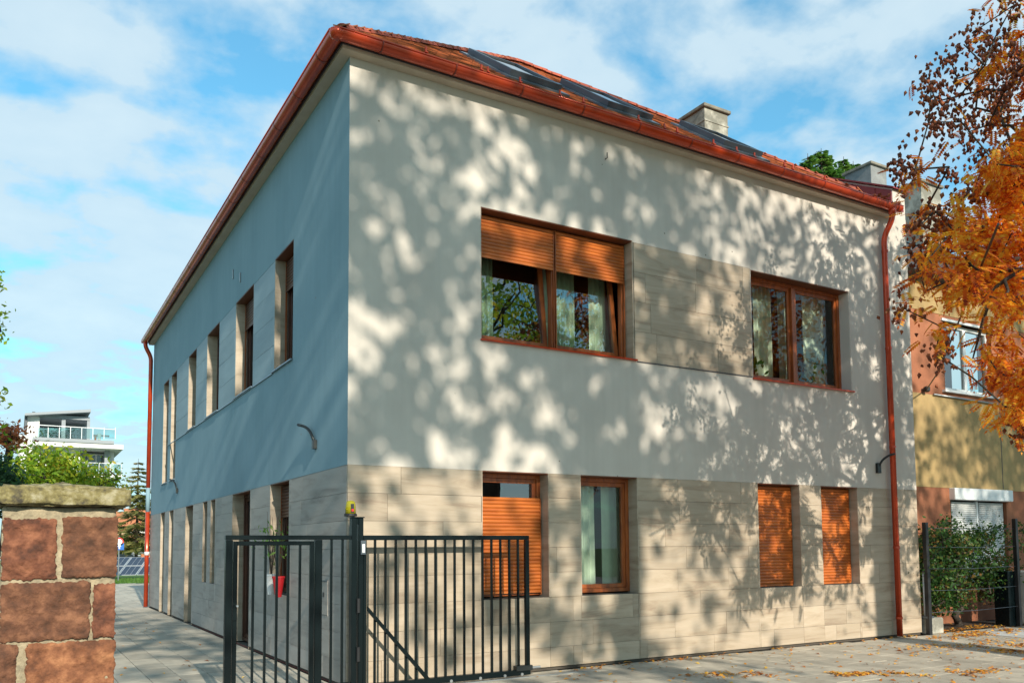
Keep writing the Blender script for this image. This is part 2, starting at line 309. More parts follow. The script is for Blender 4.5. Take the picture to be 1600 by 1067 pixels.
M['orroof'] = mat('orange_house_roof', (0.50, 0.19, 0.08), (0.38, 0.13, 0.06), scale=2, rough=0.9, stretch=(1, 1, 6))
M['yell'] = mat('pale_yellow_render', (0.55, 0.45, 0.28), rough=0.9)
M['signb'] = mat('blue_sign', (0.01, 0.12, 0.45), rough=0.4); M['signw'] = mat('white_sign', (0.75, 0.75, 0.75), rough=0.4); M['signr'] = mat('red_sign', (0.6, 0.02, 0.02), rough=0.4)
M['Lorange'] = leaf_mat('orange_leaf', [(0.26, 0.035, 0.012), (0.62, 0.11, 0.012), (0.86, 0.22, 0.012), (0.92, 0.42, 0.02), (0.88, 0.56, 0.06)], 0.45)
M['Lpod'] = leaf_mat('brown_seed_pod', [(0.14, 0.035, 0.017), (0.27, 0.07, 0.025), (0.45, 0.14, 0.04)], 0.25)
M['Lgreen'] = leaf_mat('green_leaf', [(0.03, 0.075, 0.012), (0.06, 0.14, 0.015), (0.13, 0.20, 0.02), (0.30, 0.26, 0.03)], 0.35)
M['Lbright'] = leaf_mat('yellow_green_leaf', [(0.10, 0.22, 0.012), (0.22, 0.38, 0.02), (0.38, 0.50, 0.03), (0.65, 0.50, 0.04)], 0.45)
M['Lred'] = leaf_mat('rust_red_leaf', [(0.22, 0.05, 0.03), (0.45, 0.12, 0.05), (0.55, 0.2, 0.06)], 0.35)
M['Ldark'] = leaf_mat('dark_green_leaf', [(0.012, 0.045, 0.018), (0.03, 0.09, 0.03), (0.05, 0.13, 0.04)], 0.25)
M['Lbush'] = leaf_mat('rose_bush_leaf', [(0.008, 0.03, 0.008), (0.025, 0.075, 0.014), (0.06, 0.16, 0.02), (0.24, 0.12, 0.03)], 0.35)
M['Lneedle'] = leaf_mat('spruce_needle', [(0.10, 0.13, 0.03), (0.22, 0.22, 0.06), (0.36, 0.28, 0.11)], 0.35)
M['Lneedleg'] = leaf_mat('green_spruce_needle', [(0.05, 0.15, 0.025), (0.12, 0.27, 0.04), (0.25, 0.38, 0.08)], 0.4)
M['Lfall'] = leaf_mat('fallen_leaf', [(0.20, 0.06, 0.015), (0.50, 0.17, 0.02), (0.70, 0.32, 0.03), (0.72, 0.45, 0.06)], 0.1)

# ================================================================== THE GROUND
def sheet(name, mt, x0, x1, y0, y1, z):
    o = MB().quad((x0, y0, z), (x1, y0, z), (x1, y1, z), (x0, y1, z)).build(name, mt); o['kind'] = 'structure'; return o
sheet('ground', M['grass'], -900, 900, -700, 1200, -0.05)
sheet('paving_bed', M['joint'], -16, 34, -12.6, 36.5, -0.018)
sheet('street', M['asphalt'], -60, 60, -18, -12.6, -0.03)
sheet('far_road', M['asphalt'], -60, 60, 70, 90, -0.03)
sheet('opposite_pavement', M['concrete'], -60, 60, -26, -18, 0.02)
pav = bpy.data.objects.new('pavement', MB().box(-16, 26, -9.0, 36.5, -0.04, -0.022).mesh()); COL.objects.link(pav); pav.data.materials.append(M['joint']); pav['kind'] = 'structure'
# pavers: rows run away from the street
CW = 0.37; lens = [0.55, 0.74, 0.92]
pmesh = {}
def paver_mesh(L):
    if L not in pmesh:
        bm = bmesh.new(); bmesh.ops.create_cube(bm, size=1); bmesh.ops.scale(bm, vec=(CW-0.007, L-0.007, 0.06), verts=bm.verts)
        bmesh.ops.bevel(bm, geom=[e for e in bm.edges if all(v.co.z > 0 for v in e.verts)], offset=0.004, segments=1, affect='EDGES')
        me = bpy.data.meshes.new('paver'); bm.to_mesh(me); bm.free(); me.materials.append(M['paver']); pmesh[L] = me
    return pmesh[L]
cells = []
rr = random.Random(3)
for i in range(-9, 38):
    x = i*CW-CW/2-0.006
    y = -5.2-rr.random()*0.8
    while y < 35.6:
        L = rr.choice(lens)
        if x < 0 or y < 0 or y > 16.95:
            Lc = L
            if x+CW/2 > 0 and y < 0 and y+L > -0.01: Lc = None   # cut at the wall
            if Lc is None:
                L2 = -0.01-y
                if L2 > 0.12: cells.append((x, y, round(L2, 3), False))
            else: cells.append((x, y, L, True))
        y += L
vis = []; rest = []
for c in cells:
    px, py, z = proj((c[0], c[1]+c[2]/2, 0))
    if z > 1 and -30 < px < 1640 and py < 1100 and c[1] < 17 and c[0] < 14 and not (px < 150): vis.append((z, c))
    elif z > 0.5 and -100 < px < 1900: rest.append(c)
vis.sort(key=lambda t: t[0])
rest += [c for _, c in vis[285:]]
for _, c in vis[:285]:
    o = bpy.data.objects.new('paver', paver_mesh(c[2])); COL.objects.link(o); o.parent = pav
    o.location = (c[0], c[1]+c[2]/2, -0.03+rr.uniform(-0.0018, 0.0018)); o.rotation_euler = (rr.uniform(-.0015, .0015), rr.uniform(-.003, .003), 0)
m = MB()
for c in rest: m.box(c[0]-CW/2+.004, c[0]+CW/2-.004, c[1]+.004, c[1]+c[2]-.004, -0.03, -0.001+rr.uniform(-.002, .002))
m.build('distant_pavers', M['paverstuff'], pav, kind='stuff')

# ================================================================== MAIN HOUSE
HW, HL, HT, HB = 10.97, 16.9, 7.76, 2.65
house = empty('house', (0, 0, 0), 'two storey cream rendered house with limestone base, wooden windows and red hipped roof', 'house')
D = 0.26                                                    # reveal depth
FO = [(1.82, 4.38, 4.37, 6.17), (6.81, 9.25, 4.33, 6.13), (1.82, 2.86, 0.98, 2.65), (3.38, 4.40, 0.98, 2.65), (6.84, 7.83, 0.98, 2.65), (8.34, 9.30, 0.98, 2.65)]
LO = [(2.37, 3.40, 4.38, 6.17), (4.76, 6.10, 4.38, 6.17), (7.55, 8.78, 4.38, 6.17), (10.0, 10.98, 4.38, 6.15), (12.65, 13.48, 3.40, 6.15), (13.92, 14.8, 3.40, 6.15),
      (2.48, 3.53, 0.98, 2.65), (4.82, 6.17, 0.0, 2.65), (7.68, 8.14, 0.98, 2.65), (8.48, 8.95, 0.98, 2.65), (10.1, 11.05, 0.0, 2.65), (12.77, 13.42, 0.0, 2.65), (14.2, 14.9, 0.0, 2.65)]
def cellrects(u0, u1, z0, z1, ops):
    us = sorted({u0, u1, *[min(max(o[0], u0), u1) for o in ops], *[min(max(o[1], u0), u1) for o in ops]})
    out = []
    for a, b in zip(us[:-1], us[1:]):
        if b-a < 1e-4: continue
        mid = (a+b)/2; zz = sorted([(max(o[2], z0), min(o[3], z1)) for o in ops if o[0] < mid < o[1] and o[3] > z0 and o[2] < z1])
        z = z0
        for q0, q1 in zz:
            if q0 > z+1e-4: out.append((a, b, z, q0))
            z = max(z, q1)
        if z < z1-1e-4: out.append((a, b, z, z1))
    return out
def pbox(mb, side, a, b, z0, z1, d0, d1):                   # d = depth into the house
    if side == 'F': mb.box(a, b, d0, d1, z0, z1)
    else: mb.box(d0, d1, a, b, z0, z1)
# stone zones are lined with slabs; the render zones are solid
FST = [(0.004, HW, 0.045, HB), (4.382, 6.808, 4.37, 6.15)]
LST = [(0.034, HL, 0.045, HB), (3.402, 14.0, 4.38, 6.15)]
mb = MB()
for r in cellrects(0.0, HW, HB, HT, FO+[FST[1]]): pbox(mb, 'F', *r, 0.0, D)
pbox(mb, 'F', 4.38, 6.81, 4.36, 6.16, 0.035, D)
mb.build('front_wall', M['white'], house)
mb = MB()
for r in cellrects(D+.001, HL, HB, HT, LO+[(3.40, 14.0, 4.38, 6.15)]): pbox(mb, 'L', *r, 0.0, D)
for r in cellrects(3.40, 14.0, 4.38, 6.15, LO): pbox(mb, 'L', *r, 0.035, D)
mb.quad((-.0005, 0, HB), (-.0005, 0, HT), (-.0005, D, HT), (-.0005, D, HB))
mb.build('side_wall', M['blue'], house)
mb = MB()
for r in cellrects(0.035, HW, 0.0, HB-.001, FO): pbox(mb, 'F', *r, 0.035, D-.001)
mb.build('base_wall', M['core'], house)
ds = sorted([(o[0], o[1]) for o in LO if o[2] == 0.0]); st = D+.001
for d0, d1 in ds+[(HL, HL)]:
    mb = MB()
    for r in cellrects(st, d0, 0.0, HB-.001, LO): pbox(mb, 'L', *r, 0.035, D-.001)
    mb.build('base_wall', M['core'], house); st = d1
MB().box(HW-.25, HW-.003, D+.002, 8.0, 0, HT).build('party_wall', M['white'], house)
MB().box(D, HW-.26, HL-.2, HL-.003, 0, HT).build('rear_wall', M['white'], house)
MB().box(0.022, 0.034, 0.04, 10.1, 0.0, 0.012).build('seal_strip', M['seal'], house)
slabs = 0
def lay(side, zone, ops, course, length, seed, mt='stone'):
    global slabs
    rs = random.Random(seed); z = zone[3]; k = 0
    while z > zone[2]+0.02:
        z0 = max(z-course, zone[2])
        u = zone[0]-rs.random()*length
        while u < zone[1]:
            L_ = length*rs.choice([0.8, 1.0, 1.15])
            a, b = max(u, zone[0]), min(u+L_, zone[1]); u += L_
            if b-a < 0.03: continue
            segs = [(a, b)]
            pieces = cellrects(a, b, z0, z, ops)
            for (p, q, c, d) in pieces:
                if q-p < 0.02 or d-c < 0.02: continue
                g = 0.0015
                mb = MB(); pr = rs.uniform(0, 0.0022)
                pbox(mb, side, p+g, q-g, c+g, d-g, 0.003-pr, 0.033)
                mb.build('stone_slab', M[mt], house, bevel=0.0015); slabs += 1
        z = z0
lay('F', FST[0], FO, 0.335, 1.30, 5); lay('F', FST[1], FO, 0.445, 1.25, 6)
lay('L', LST[0], LO, 0.335, 2.3, 8, 'sidestone'); lay('L', LST[1], LO, 0.445, 1.9, 9, 'shadestone')
print('slabs', slabs)
# --- windows
def curved_slat(w, h):
    prof = [(0.0, -h/2), (-0.010, -h/4), (-0.013, 0), (-0.010, h/4), (0.0, h/2), (0.006, h/2), (0.006, -h/2)]
    return MB().prism([(-w/2, p, q) for p, q in prof], (w, 0, 0)).mesh('slat')
def rot_side(side, o):
    if side == 'L': o.rotation_euler[2] = -math.pi/2
def reveal(side, op, parent, right='stone'):
    a, b, z0, z1 = op
    mb = MB(); pbox(mb, side, b-.012, b+.001, z0, z1-.0, 0.004, D-.002); 
    ms = M[right]
    mb.build('jamb_lining', ms, parent)
    mb = MB(); pbox(mb, side, a-.001, a+.012, z0, z1, 0.004, D-.002); mb.build('jamb_lining', ms, parent)
    mb = MB(); pbox(mb, side, a+.012, b-.012, z1-.014, z1+.001, 0.004, D-.002); mb.build('lintel_sheet', M['lintel'], parent)
def frame_mb(side, a, b, z0, z1, w, d0, d1):
    mb = MB(); pbox(mb, side, a, a+w, z0, z1, d0, d1); pbox(mb, side, b-w, b, z0, z1, d0, d1)
    pbox(mb, side, a+w, b-w, z0, z0+w, d0+.001, d1); pbox(mb, side, a+w, b-w, z1-w, z1, d0+.001, d1); return mb
def window(side, op, bays=1, shut=None, sill=True, frame='wood', reveal_mat='stone', glass=True, label=None, tilt=0.0, sillp=0.035, gl='glass'):
    a, b, z0, z1 = op
    fr = MB()
    w = 0.055
    fz1 = z1-.014
    n = bays; edges = [a+.012+(b-a-.024)*i/n for i in range(n+1)]
    pbox(fr, side, a+.012, a+.012+w, z0+.02, fz1, D-.055, D+.03); pbox(fr, side, b-.012-w, b-.012, z0+.02, fz1, D-.055, D+.03)
    pbox(fr, side, a+.012+w, b-.012-w, z0+.02, z0+.02+w, D-.054, D+.029); pbox(fr, side, a+.012+w, b-.012-w, fz1-w, fz1, D-.054, D+.029)
    for e in edges[1:-1]: pbox(fr, side, e-.045, e+.045, z0+.02+w, fz1-w, D-.075, D+.03)
    win = fr.build('window', M[frame], house, bevel=0.003)
    if label: win['label'] = label
    reveal(side, op, win, reveal_mat)
    for i in range(n):
        p = edges[i]+(w if i == 0 else .045); q = edges[i+1]-(w if i == n-1 else .045); zl, zh = z0+.02+w, fz1-w
        if tilt:                                            # bottom-hinged casement tilted inwards
            t = tilt; s = MB()
            def P(u, z, d): return (u, D+.03+d+(z-zl)*t, z)
            def bar(u0, u1, y0, y1):
                s.v += [P(u0, y0, 0), P(u1, y0, 0), P(u1, y0, .05), P(u0, y0, .05), P(u0, y1, 0), P(u1, y1, 0), P(u1, y1, .05), P(u0, y1, .05)]
                k = len(s.v)-8; s.f += [(k, k+3, k+2, k+1), (k+4, k+5, k+6, k+7), (k, k+1, k+5, k+4), (k+1, k+2, k+6, k+5), (k+2, k+3, k+7, k+6), (k+3, k, k+4, k+7)]
            bar(p, p+.07, zl, zh); bar(q-.07, q, zl, zh); bar(p+.07, q-.07, zl, zl+.08); bar(p+.07, q-.07, zh-.08, zh)
            s.build('sash', M[frame], win)
            if glass: MB().quad(P(p+.07, zl+.08, .02), P(q-.07, zl+.08, .02), P(q-.07, zh-.08, .02), P(p+.07, zh-.08, .02)).build('pane', M['glass'], win)
        else:
            frame_mb(side, p+.002, q-.002, zl+.002, zh-.002, 0.06, D-.03, D+.02).build('sash', M[frame], win, bevel=0.003)
            if glass:
                mb = MB(); u0, u1, w0, w1 = p+.06, q-.06, zl+.06, zh-.06
                if side == 'F': mb.quad((u0, D-.006, w0), (u1, D-.006, w0), (u1, D-.006, w1), (u0, D-.006, w1))
                else: mb.quad((D-.006, u1, w0), (D-.006, u0, w0), (D-.006, u0, w1), (D-.006, u1, w1))
                mb.build('pane', M[gl], win)
        if shut and shut[i] is not None:
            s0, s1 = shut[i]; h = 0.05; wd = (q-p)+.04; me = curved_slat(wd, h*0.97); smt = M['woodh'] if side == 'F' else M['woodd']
            k = int((s1-s0)/h); me.materials.append(smt)
            for j in range(k):
                o = bpy.data.objects.new('slat', me); COL.objects.link(o); o.parent = win
                u = (p+q)/2; zc = s1-h/2-j*h; dd = D-.085
                o.location = (u, dd, zc) if side == 'F' else (dd, u, zc); rot_side(side, o)
            mb = MB(); pbox(mb, side, p-.02, q+.02, s1-k*h-.035, s1-k*h-.002, D-.098, D-.078); mb.build('shutter_bottom_rail', smt, win)
            for g0, g1 in ((p-.035, p-.02), (q+.02, q+.035)): mb = MB(); pbox(mb, side, g0, g1, z0+.03, s1, D-.10, D-.076); mb.build('shutter_guide', M['wood'], win)
    if sill:
        mb = MB(); pbox(mb, side, a-.01, b+.04, z0-.006, z0+.018, -sillp, D-.06); mb.build('sill', M['copper'] if side == 'F' else M['bluemetal'], win, bevel=0.003)
    return win
window('F', FO[0], 2, shut=[(5.55, 6.14), (5.58, 6.14)], tilt=0.11, reveal_mat='stone', label='two-bay window with half lowered orange roller shutters and tilted casements')
window('F', FO[1], 2, reveal_mat='white', gl='glassc', label='two-bay window without shutters, plants on its inner sill')
window('F', FO[2], 1, shut=[(1.02, 2.32)], sill=False, label='ground floor window almost covered by its orange shutter')
window('F', FO[3], 1, sill=False, gl='glassc', label='ground floor window with open shutter and pale curtain')
window('F', FO[4], 1, shut=[(1.0, 2.62)], sill=False, label='left of the two fully shuttered ground floor windows')
window('F', FO[5], 1, shut=[(1.0, 2.62)], sill=False, label='right of the two fully shuttered ground floor windows')
for i, op in enumerate(LO):
    door = op[2] == 0.0
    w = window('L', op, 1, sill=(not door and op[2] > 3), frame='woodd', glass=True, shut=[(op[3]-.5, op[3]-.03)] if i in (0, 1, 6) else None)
    if door: w.name = 'door'; w.data.name = 'door'
# thin metal drip line under the side stone band and under the front panel
MB().box(4.43, 6.79, -.012, .003, 4.352, 4.366).build('drip_trim', M['darkfas'], house)
MB().box(-.02, .003, 3.45, 13.9, 4.362, 4.378).build('drip_trim', M['bluemetal'], house)
# interior: floors and partition so that the rooms read as dim rooms
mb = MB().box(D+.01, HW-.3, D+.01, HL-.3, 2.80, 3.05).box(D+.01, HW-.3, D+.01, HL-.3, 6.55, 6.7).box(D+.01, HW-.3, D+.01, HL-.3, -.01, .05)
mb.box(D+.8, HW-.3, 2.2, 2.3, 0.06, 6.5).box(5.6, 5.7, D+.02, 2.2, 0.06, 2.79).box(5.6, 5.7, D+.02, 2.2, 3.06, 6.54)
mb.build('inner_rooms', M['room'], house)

# --- roof
E0, ZE = -0.25, 7.85                                        # eave overhang, eave height
AP = Vector((4.53, 3.52, 10.76)); XR = 9.42; YB = HL+.3
ft = (ZE, )
def roofface(name, pts):
    MB().prism([Vector(p) for p in pts], (0, 0, -0.05)).build(name, M['core'], house, auto=True)
A, B = Vector((E0, E0, ZE)), Vector((XR, E0, ZE)); R2 = Vector((4.53, YB-3.8, 10.76)); C_, D_ = Vector((XR, YB, ZE)), Vector((E0, YB, ZE))
roofface('roof_deck', [A, B, AP]); roofface('roof_deck', [A, AP, R2, D_]); roofface('roof_deck', [B, C_, R2, AP])
def lay_tiles(P0, P1, apexpts, name, zmin=0.0):
    # P0->P1 the eave; tiles in rows up the slope inside polygon
    U = (P1-P0); Lw = U.length; U.normalize()
    nrm = U.cross((apexpts[0]-P0)).normalized()
    if nrm.z < 0: nrm = -nrm
    V = nrm.cross(U).normalized()
    if V.z < 0: V = -V
    a2 = [((p-P0).dot(U), (p-P0).dot(V)) for p in apexpts]
    H = a2[0][1]; mb = MB(); row = 0; v = 0.0; ex = 0.16; tw = 0.18; rs = random.Random(11)
    while v < H:
        t = v/H; ul = a2[0][0]*t if len(a2) == 1 else a2[0][0]*t; ur = Lw+(a2[-1][0]-Lw)*t
        u = ul-(tw/2 if row % 2 else 0)
        while u < ur:
            a, b = max(u, ul), min(u+tw-.006, ur)
            if b-a > .03:
                j = rs.uniform(-.006, .006); lift = .020+rs.uniform(0, .006)
                p = [P0+U*a+V*(v+j)+nrm*lift, P0+U*b+V*(v+j)+nrm*(lift+rs.uniform(-.003, .003)), P0+U*b+V*min(v+ex+.03, H)+nrm*.006, P0+U*a+V*min(v+ex+.03, H)+nrm*.006]
                dn = nrm*.016; n = len(mb.v); mb.v += [tuple(q) for q in p]+[tuple(q-dn) for q in p]
                mb.f += [(n, n+1, n+2, n+3), (n+1, n, n+4, n+5), (n+2, n+1, n+5, n+6), (n, n+3, n+7, n+4)]
            u += tw
        v += ex; row += 1
    mb.build(name, M['tile'], house, kind='stuff')
    return U, V, nrm
U_, V_, N_ = lay_tiles(A, B, [AP], 'roof_tiles')
lay_tiles(A, D_, [AP, R2], 'roof_tiles'); lay_tiles(B, C_, [AP, R2], 'roof_tiles')
def ridge_run(P, Q, step=0.30, r=0.085):
    d = Q-P; n = int(d.length/step); t = d.normalized(); side = t.cross(Vector((0, 0, 1))).normalized(); up = side.cross(t)
    prof = [(math.cos(k*math.pi/6)*1, math.sin(k*math.pi/6)) for k in range(7)]
    mb = MB(); a = Vector((0, 0, 0))
    L_ = d.length/n
    for rr_, s in ((r, 0), (r*1.13, L_*1.08)):
        for c, sn in prof: mb.v.append(tuple(t*(L_*1.08-s)+side*c*rr_+up*(sn*rr_*.8)))
    for rr_, s in ((r-.014, 0), (r*1.13-.014, L_*1.08)):
        for c, sn in prof: mb.v.append(tuple(t*(L_*1.08-s)+side*c*rr_+up*(sn*rr_*.8)))
    for i in range(6): mb.f += [(i, i+1, 7+i+1, 7+i), (14+i+1, 14+i, 21+i, 21+i+1), (7+i, 7+i+1, 21+i+1, 21+i)]
    me = mb.mesh('ridge_tile'); me.materials.append(M['ridge'])
    for i in range(n):
        o = bpy.data.objects.new('ridge_tile', me); COL.objects.link(o); o.parent = house; o.location = P+t*(i*L_)+Vector((0, 0, .012+random.uniform(0, .006)))
ridge_run(A+Vector((.08, .08, .02)), AP); ridge_run(B+Vector((-.08, .08, .02)), AP); ridge_run(AP, R2, 0.33)
# roof windows
def on_roof(X, Yv, h): 
    z = ZE+(AP.z-ZE)/(AP.y-E0)*(Yv-E0); return Vector((X, Yv, z))+N_*h
def slab_on_roof(mb, x0, x1, y0, y1, h0, h1):
    c = [on_roof(x0, y0, h0), on_roof(x1, y0, h0), on_roof(x1, y1, h0), on_roof(x0, y1, h0)]
    mb.prism(c, N_*(h1-h0))
for k, (x0, x1) in enumerate(((2.36, 3.22), (4.05, 4.91), (6.2, 7.06))):
    y0, y1 = .16, 1.42
    if k == 2: y0, y1 = -.05, .98
    mb = MB(); slab_on_roof(mb, x0-.08, x1+.08, y0-.12, y1+.1, .0, .045); fl = mb.build('roof_window', M['bluemetal'], house, auto=True)
    mb = MB(); slab_on_roof(mb, x0, x0+.07, y0, y1, .05, .13); slab_on_roof(mb, x1-.07, x1, y0, y1, .05, .13); slab_on_roof(mb, x0+.07, x1-.07, y0, y0+.07, .05, .129); slab_on_roof(mb, x0+.07, x1-.07, y1-.07, y1, .05, .129)
    mb.build('roof_window_frame', M['greymetal'], fl, auto=True)
    mb = MB(); slab_on_roof(mb, x0+.07, x1-.07, y0+.07, y1-.07, .10, .108); mb.build('pane', M['skyglass'], fl, auto=True)
# snow guards
gm = MB().box(-.012, .012, -.0, .02, 0, .075).box(-.02, .02, -.02, .05, -.01, .004).mesh('snow_guard'); gm.materials.append(M['copper'])
for X in (.95, 1.75, 1.85, 2.35, 3.0, 3.4, 4.4, 4.9, 5.15, 5.9, 6.4, 6.8, 7.5, 7.7, 8.5):
    o = bpy.data.objects.new('snow_guard', gm); COL.objects.link(o); o.parent = house; o.location = on_roof(X, E0+.09, .03)
# eave soffit and gutters
MB().box(-.14, HW-.52, -.14, -.001, 7.69, 7.758).box(-.14, -.001, 0.0, HL+.1, 7.69, 7.758).build('soffit', M['soffit'], house)
MB().box(-.145, HW-.53, -.155, -.141, 7.735, 7.80).box(-.155, -.141, -.14, HL+.1, 7.735, 7.80).build('fascia', M['darkfas'], house)
GR = .093; GY = -.245; GZ = 7.805
def gutter(P, Q, out, name):
    P, Q = Vector(P), Vector(Q); out = Vector(out); up = Vector((0, 0, 1)); ns = 12; mb = MB()
    ring = []
    for k in range(ns+1):
        a = math.pi*k/ns; ring.append(out*(math.cos(a)*GR)-up*(math.sin(a)*GR))
    ring2 = [q*.93 for q in ring]
    for E in (P, Q):
        d = 1 if E is Q else -1
        for q in ring: mb.v.append(tuple(E+q))
        for q in ring2: mb.v.append(tuple(E+q))
    n = ns+1
    for i in range(ns): mb.f += [(i, i+1, 2*n+i+1, 2*n+i), (n+i+1, n+i, 3*n+i, 3*n+i+1)]
    mb.f += [(0, 2*n, 3*n, n), (ns, n+ns, 3*n+ns, 2*n+ns)]
    g = mb.build(name, M['copper'], house, smooth=True)
    t = (Q-P).normalized()
    MB().tube([P+out*GR+up*.002, Q+out*GR+up*.002], .011, 8).build('gutter_bead', M['copper'], g, smooth=True)
    L_ = (Q-P).length; k = 0; s = .55
    bm_ = MB(); w = .016
    for E in (-w/2, w/2):
        for q in ring: bm_.v.append(tuple(q*1.09+t*E))
    for i in range(ns): bm_.f.append((i, i+1, n+i+1, n+i))
    for i in range(ns+1): pass
    me = bm_.mesh('gutter_seam'); me.materials.append(M['seamm']); 
    mod = None
    while s < L_-.1:
        o = bpy.data.objects.new('gutter_seam', me); COL.objects.link(o); o.parent = g; o.location = P+t*s; s += 1.0
    return g
GL = 10.42
gf = gutter((GY, GY, GZ), (GL, GY, GZ), (0, -1, 0), 'gutter'); gs = gutter((GY, GY, GZ), (GY, HL+.15, GZ), (-1, 0, 0), 'gutter')
MB().box(GL-.004, GL+.002, GY-GR, GY+GR, GZ-GR*.7, GZ+.012).box(GY-GR, GY+GR, HL+.146, HL+.152, GZ-GR*.7, GZ+.012).build('gutter_end_cap', M['copper'], house)
MB().lathe([(.03, -.098), (.07, -.085), (.095, -.04), (.1, 0)], (GY, GY, GZ), 16).build('gutter_corner', M['copper'], house, smooth=True)
# downpipes
def smoothpath(pts, n=6):
    P = [Vector(p) for p in pts]; out = [P[0]]
    for i in range(1, len(P)-1):
        a = P[i]+(P[i-1]-P[i]).normalized()*min(.13, (P[i-1]-P[i]).length*.45); c = P[i]+(P[i+1]-P[i]).normalized()*min(.13, (P[i+1]-P[i]).length*.45)
        for k in range(n+1):
            t = k/n; out.append(a*(1-t)**2+P[i]*2*t*(1-t)+c*t*t)
    out.append(P[-1]); return out
px_ = 10.2
pipe = MB().tube(smoothpath([(px_+.02, GY, GZ-.05), (px_+.02, GY, 7.56), (px_-.02, -.085, 7.27), (px_-.02, -.085, 6.9), (px_, -.085, .03)]), .052, 14).build('downpipe', M['copper'], house, smooth=True)
for z in (7.0, 5.2, 3.4, 1.6, .35): MB().lathe([(.054, -.02), (.060, -.02), (.060, .02), (.054, .02)], (px_-.01*(z > 5), -.085, z), 16).build('pipe_bracket', M['copper'], pipe)
MB().lathe([(.05, -.06), (.085, .08)], (px_+.02, GY, GZ-.12), 14).build('outlet', M['copper'], pipe, smooth=True)
pipe2 = MB().tube(smoothpath([(GY, 16.85, GZ-.05), (GY, 16.85, 7.6), (-.085, 16.85, 7.3), (-.085, 16.85, 3.45)]), .06, 12).tube([(-.085, 16.85, 2.75), (-.085, 16.85, .02)], .06, 12).build('downpipe', M['copper'], house, smooth=True)
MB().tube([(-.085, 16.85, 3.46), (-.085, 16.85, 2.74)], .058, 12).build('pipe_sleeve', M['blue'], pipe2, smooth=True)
MB().tube([(-.085, 16.85, 1.5), (-.085, 16.85, 1.6)], .066, 12).build('pipe_collar', M['pvc'], pipe2, smooth=True)
# raised fire wall with red sheet cladding at the right end
fw_ = [(0.0, HT), (0.0, 8.30), (3.2, 9.95), (3.2, HT)]
MB().prism([(10.60, y, z) for y, z in fw_], (.36, 0, 0)).build('fire_wall', M['white'], house, auto=True)
cl = MB().prism([(10.585, y+.02, z-.001) for y, z in [(0.0, 7.74), (0.0, 8.28), (3.2, 9.93), (3.2, 7.74)]], (.014, 0, 0)).build('red_cladding', M['redsheet'], house, auto=True)
for y in (.35, .85, 1.35, 1.85, 2.4): MB().box(10.572, 10.584, y, y+.014, 7.76, 8.27+.515*y).build('standing_seam', M['redsheet'], cl)
MB().prism([(10.55, -.06, 8.285), (10.55, -.06, 8.315), (10.55, 3.25, 10.02), (10.55, 3.25, 9.985)], (.50, 0, 0)).build('fire_wall_cap', M['redsheet'], house, auto=True)
MB().prism([(XR-.1, E0+.02, 7.88), (10.58, E0+.02, 7.80), (10.58, 3.2, 8.6), (XR-.1, 3.2, 9.2)], (0, 0, -.04)).build('flat_valley', M['redsheet'], house, auto=True)
# chimney on the house roof
def chimney(x0, x1, y0, y1, z0, z1, body, parent, cap=.06, band=None):
    c = MB().box(x0, x1, y0, y1, z0, z1-.07).build('chimney', body, parent, bevel=.006)
    MB().box(x0-cap, x1+cap, y0-cap, y1+cap, z1-.07, z1).build('chimney_cap', M['chimcap'], c, bevel=.01)
    if band: MB().box(x0-.012, x1+.012, y0-.012, y1+.012, band, band+.03).build('chimney_band', body, c)
    return c
p = atY(1101, 180, 2.3); q = atY(1137, 180, 2.3)
chimney(p[0], q[0], 2.3, 3.05, 8.2, atY(1101, 166, 2.3)[2]+.05, M['chim'], house, .05, band=atY(1101, 188, 2.3)[2])

# fallen leaves caught in the gutter
def scatter_leaves(name, pts, size, mt, flat=0.25, seed=1, parent=None):
    rg = np.random.default_rng(seed); n = len(pts); pts = np.asarray(pts)
    a = rg.uniform(0, 2*np.pi, n); s = rg.uniform(.6, 1.3, n)*size
    u = np.stack([np.cos(a), np.sin(a), rg.normal(0, flat, n)], 1); v = np.stack([-np.sin(a), np.cos(a), rg.normal(0, flat, n)], 1)
    up = np.array([0, 0, 1.0])*(s*.25)[:, None]
    V = np.stack([pts-u*s[:, None], pts+v*(s*.45)[:, None]+up, pts+u*s[:, None], pts-v*(s*.45)[:, None]+up], 1).reshape(-1, 3)
    i = np.arange(n)*4; F = np.concatenate([np.stack([i, i+3, i+1], 1), np.stack([i+1, i+3, i+2], 1)])
    me = npmesh(name, V, F); return link(name, me, mt, parent)
gl = [(random.uniform(9.5, 10.4), random.uniform(GY-.09, GY+.16), GZ+random.uniform(-.02, .10)*random.random()) for _ in range(260)]
tag(scatter_leaves('gutter_leaves', gl, .055, M['Lpod'], .5, 4), 'brown dead leaves heaped in the red gutter above the downpipe', 'leaves', kind='stuff')

# ================================================================== fittings on and in the house
def lamp(p, side, s, label):
    t = empty('wall_lamp', p, label, 'wall lamp'); x, y, z = p
    if side == 'L':
        MB().box(x-.05, x-.001, y-.04, y+.04, z-.1, z+.02).build('mount', M['lampm'], t, bevel=.004)
        pts = [(x-.03, y, z), (x-.05*s, y+.10*s, z+.14*s), (x-.08*s, y+.22*s, z+.22*s), (x-.14*s, y+.36*s, z+.26*s)]
    else:
        MB().box(x-.05, x+.05, y-.05, y-.001, z-.12, z+.06).build('mount', M['lampm'], t, bevel=.004)
        pts = [(x, y-.03, z), (x+.05*s, y-.1*s, z+.14*s), (x+.14*s, y-.2*s, z+.24*s), (x+.24*s, y-.28*s, z+.27*s)]
    MB().tube(smoothpath(pts), .02, 8).build('arm', M['lampm'], t, smooth=True)
lamp((0, 1.22, 3.06), 'L', 1.0, 'curved dark lamp arm high on the shaded side wall near the corner')
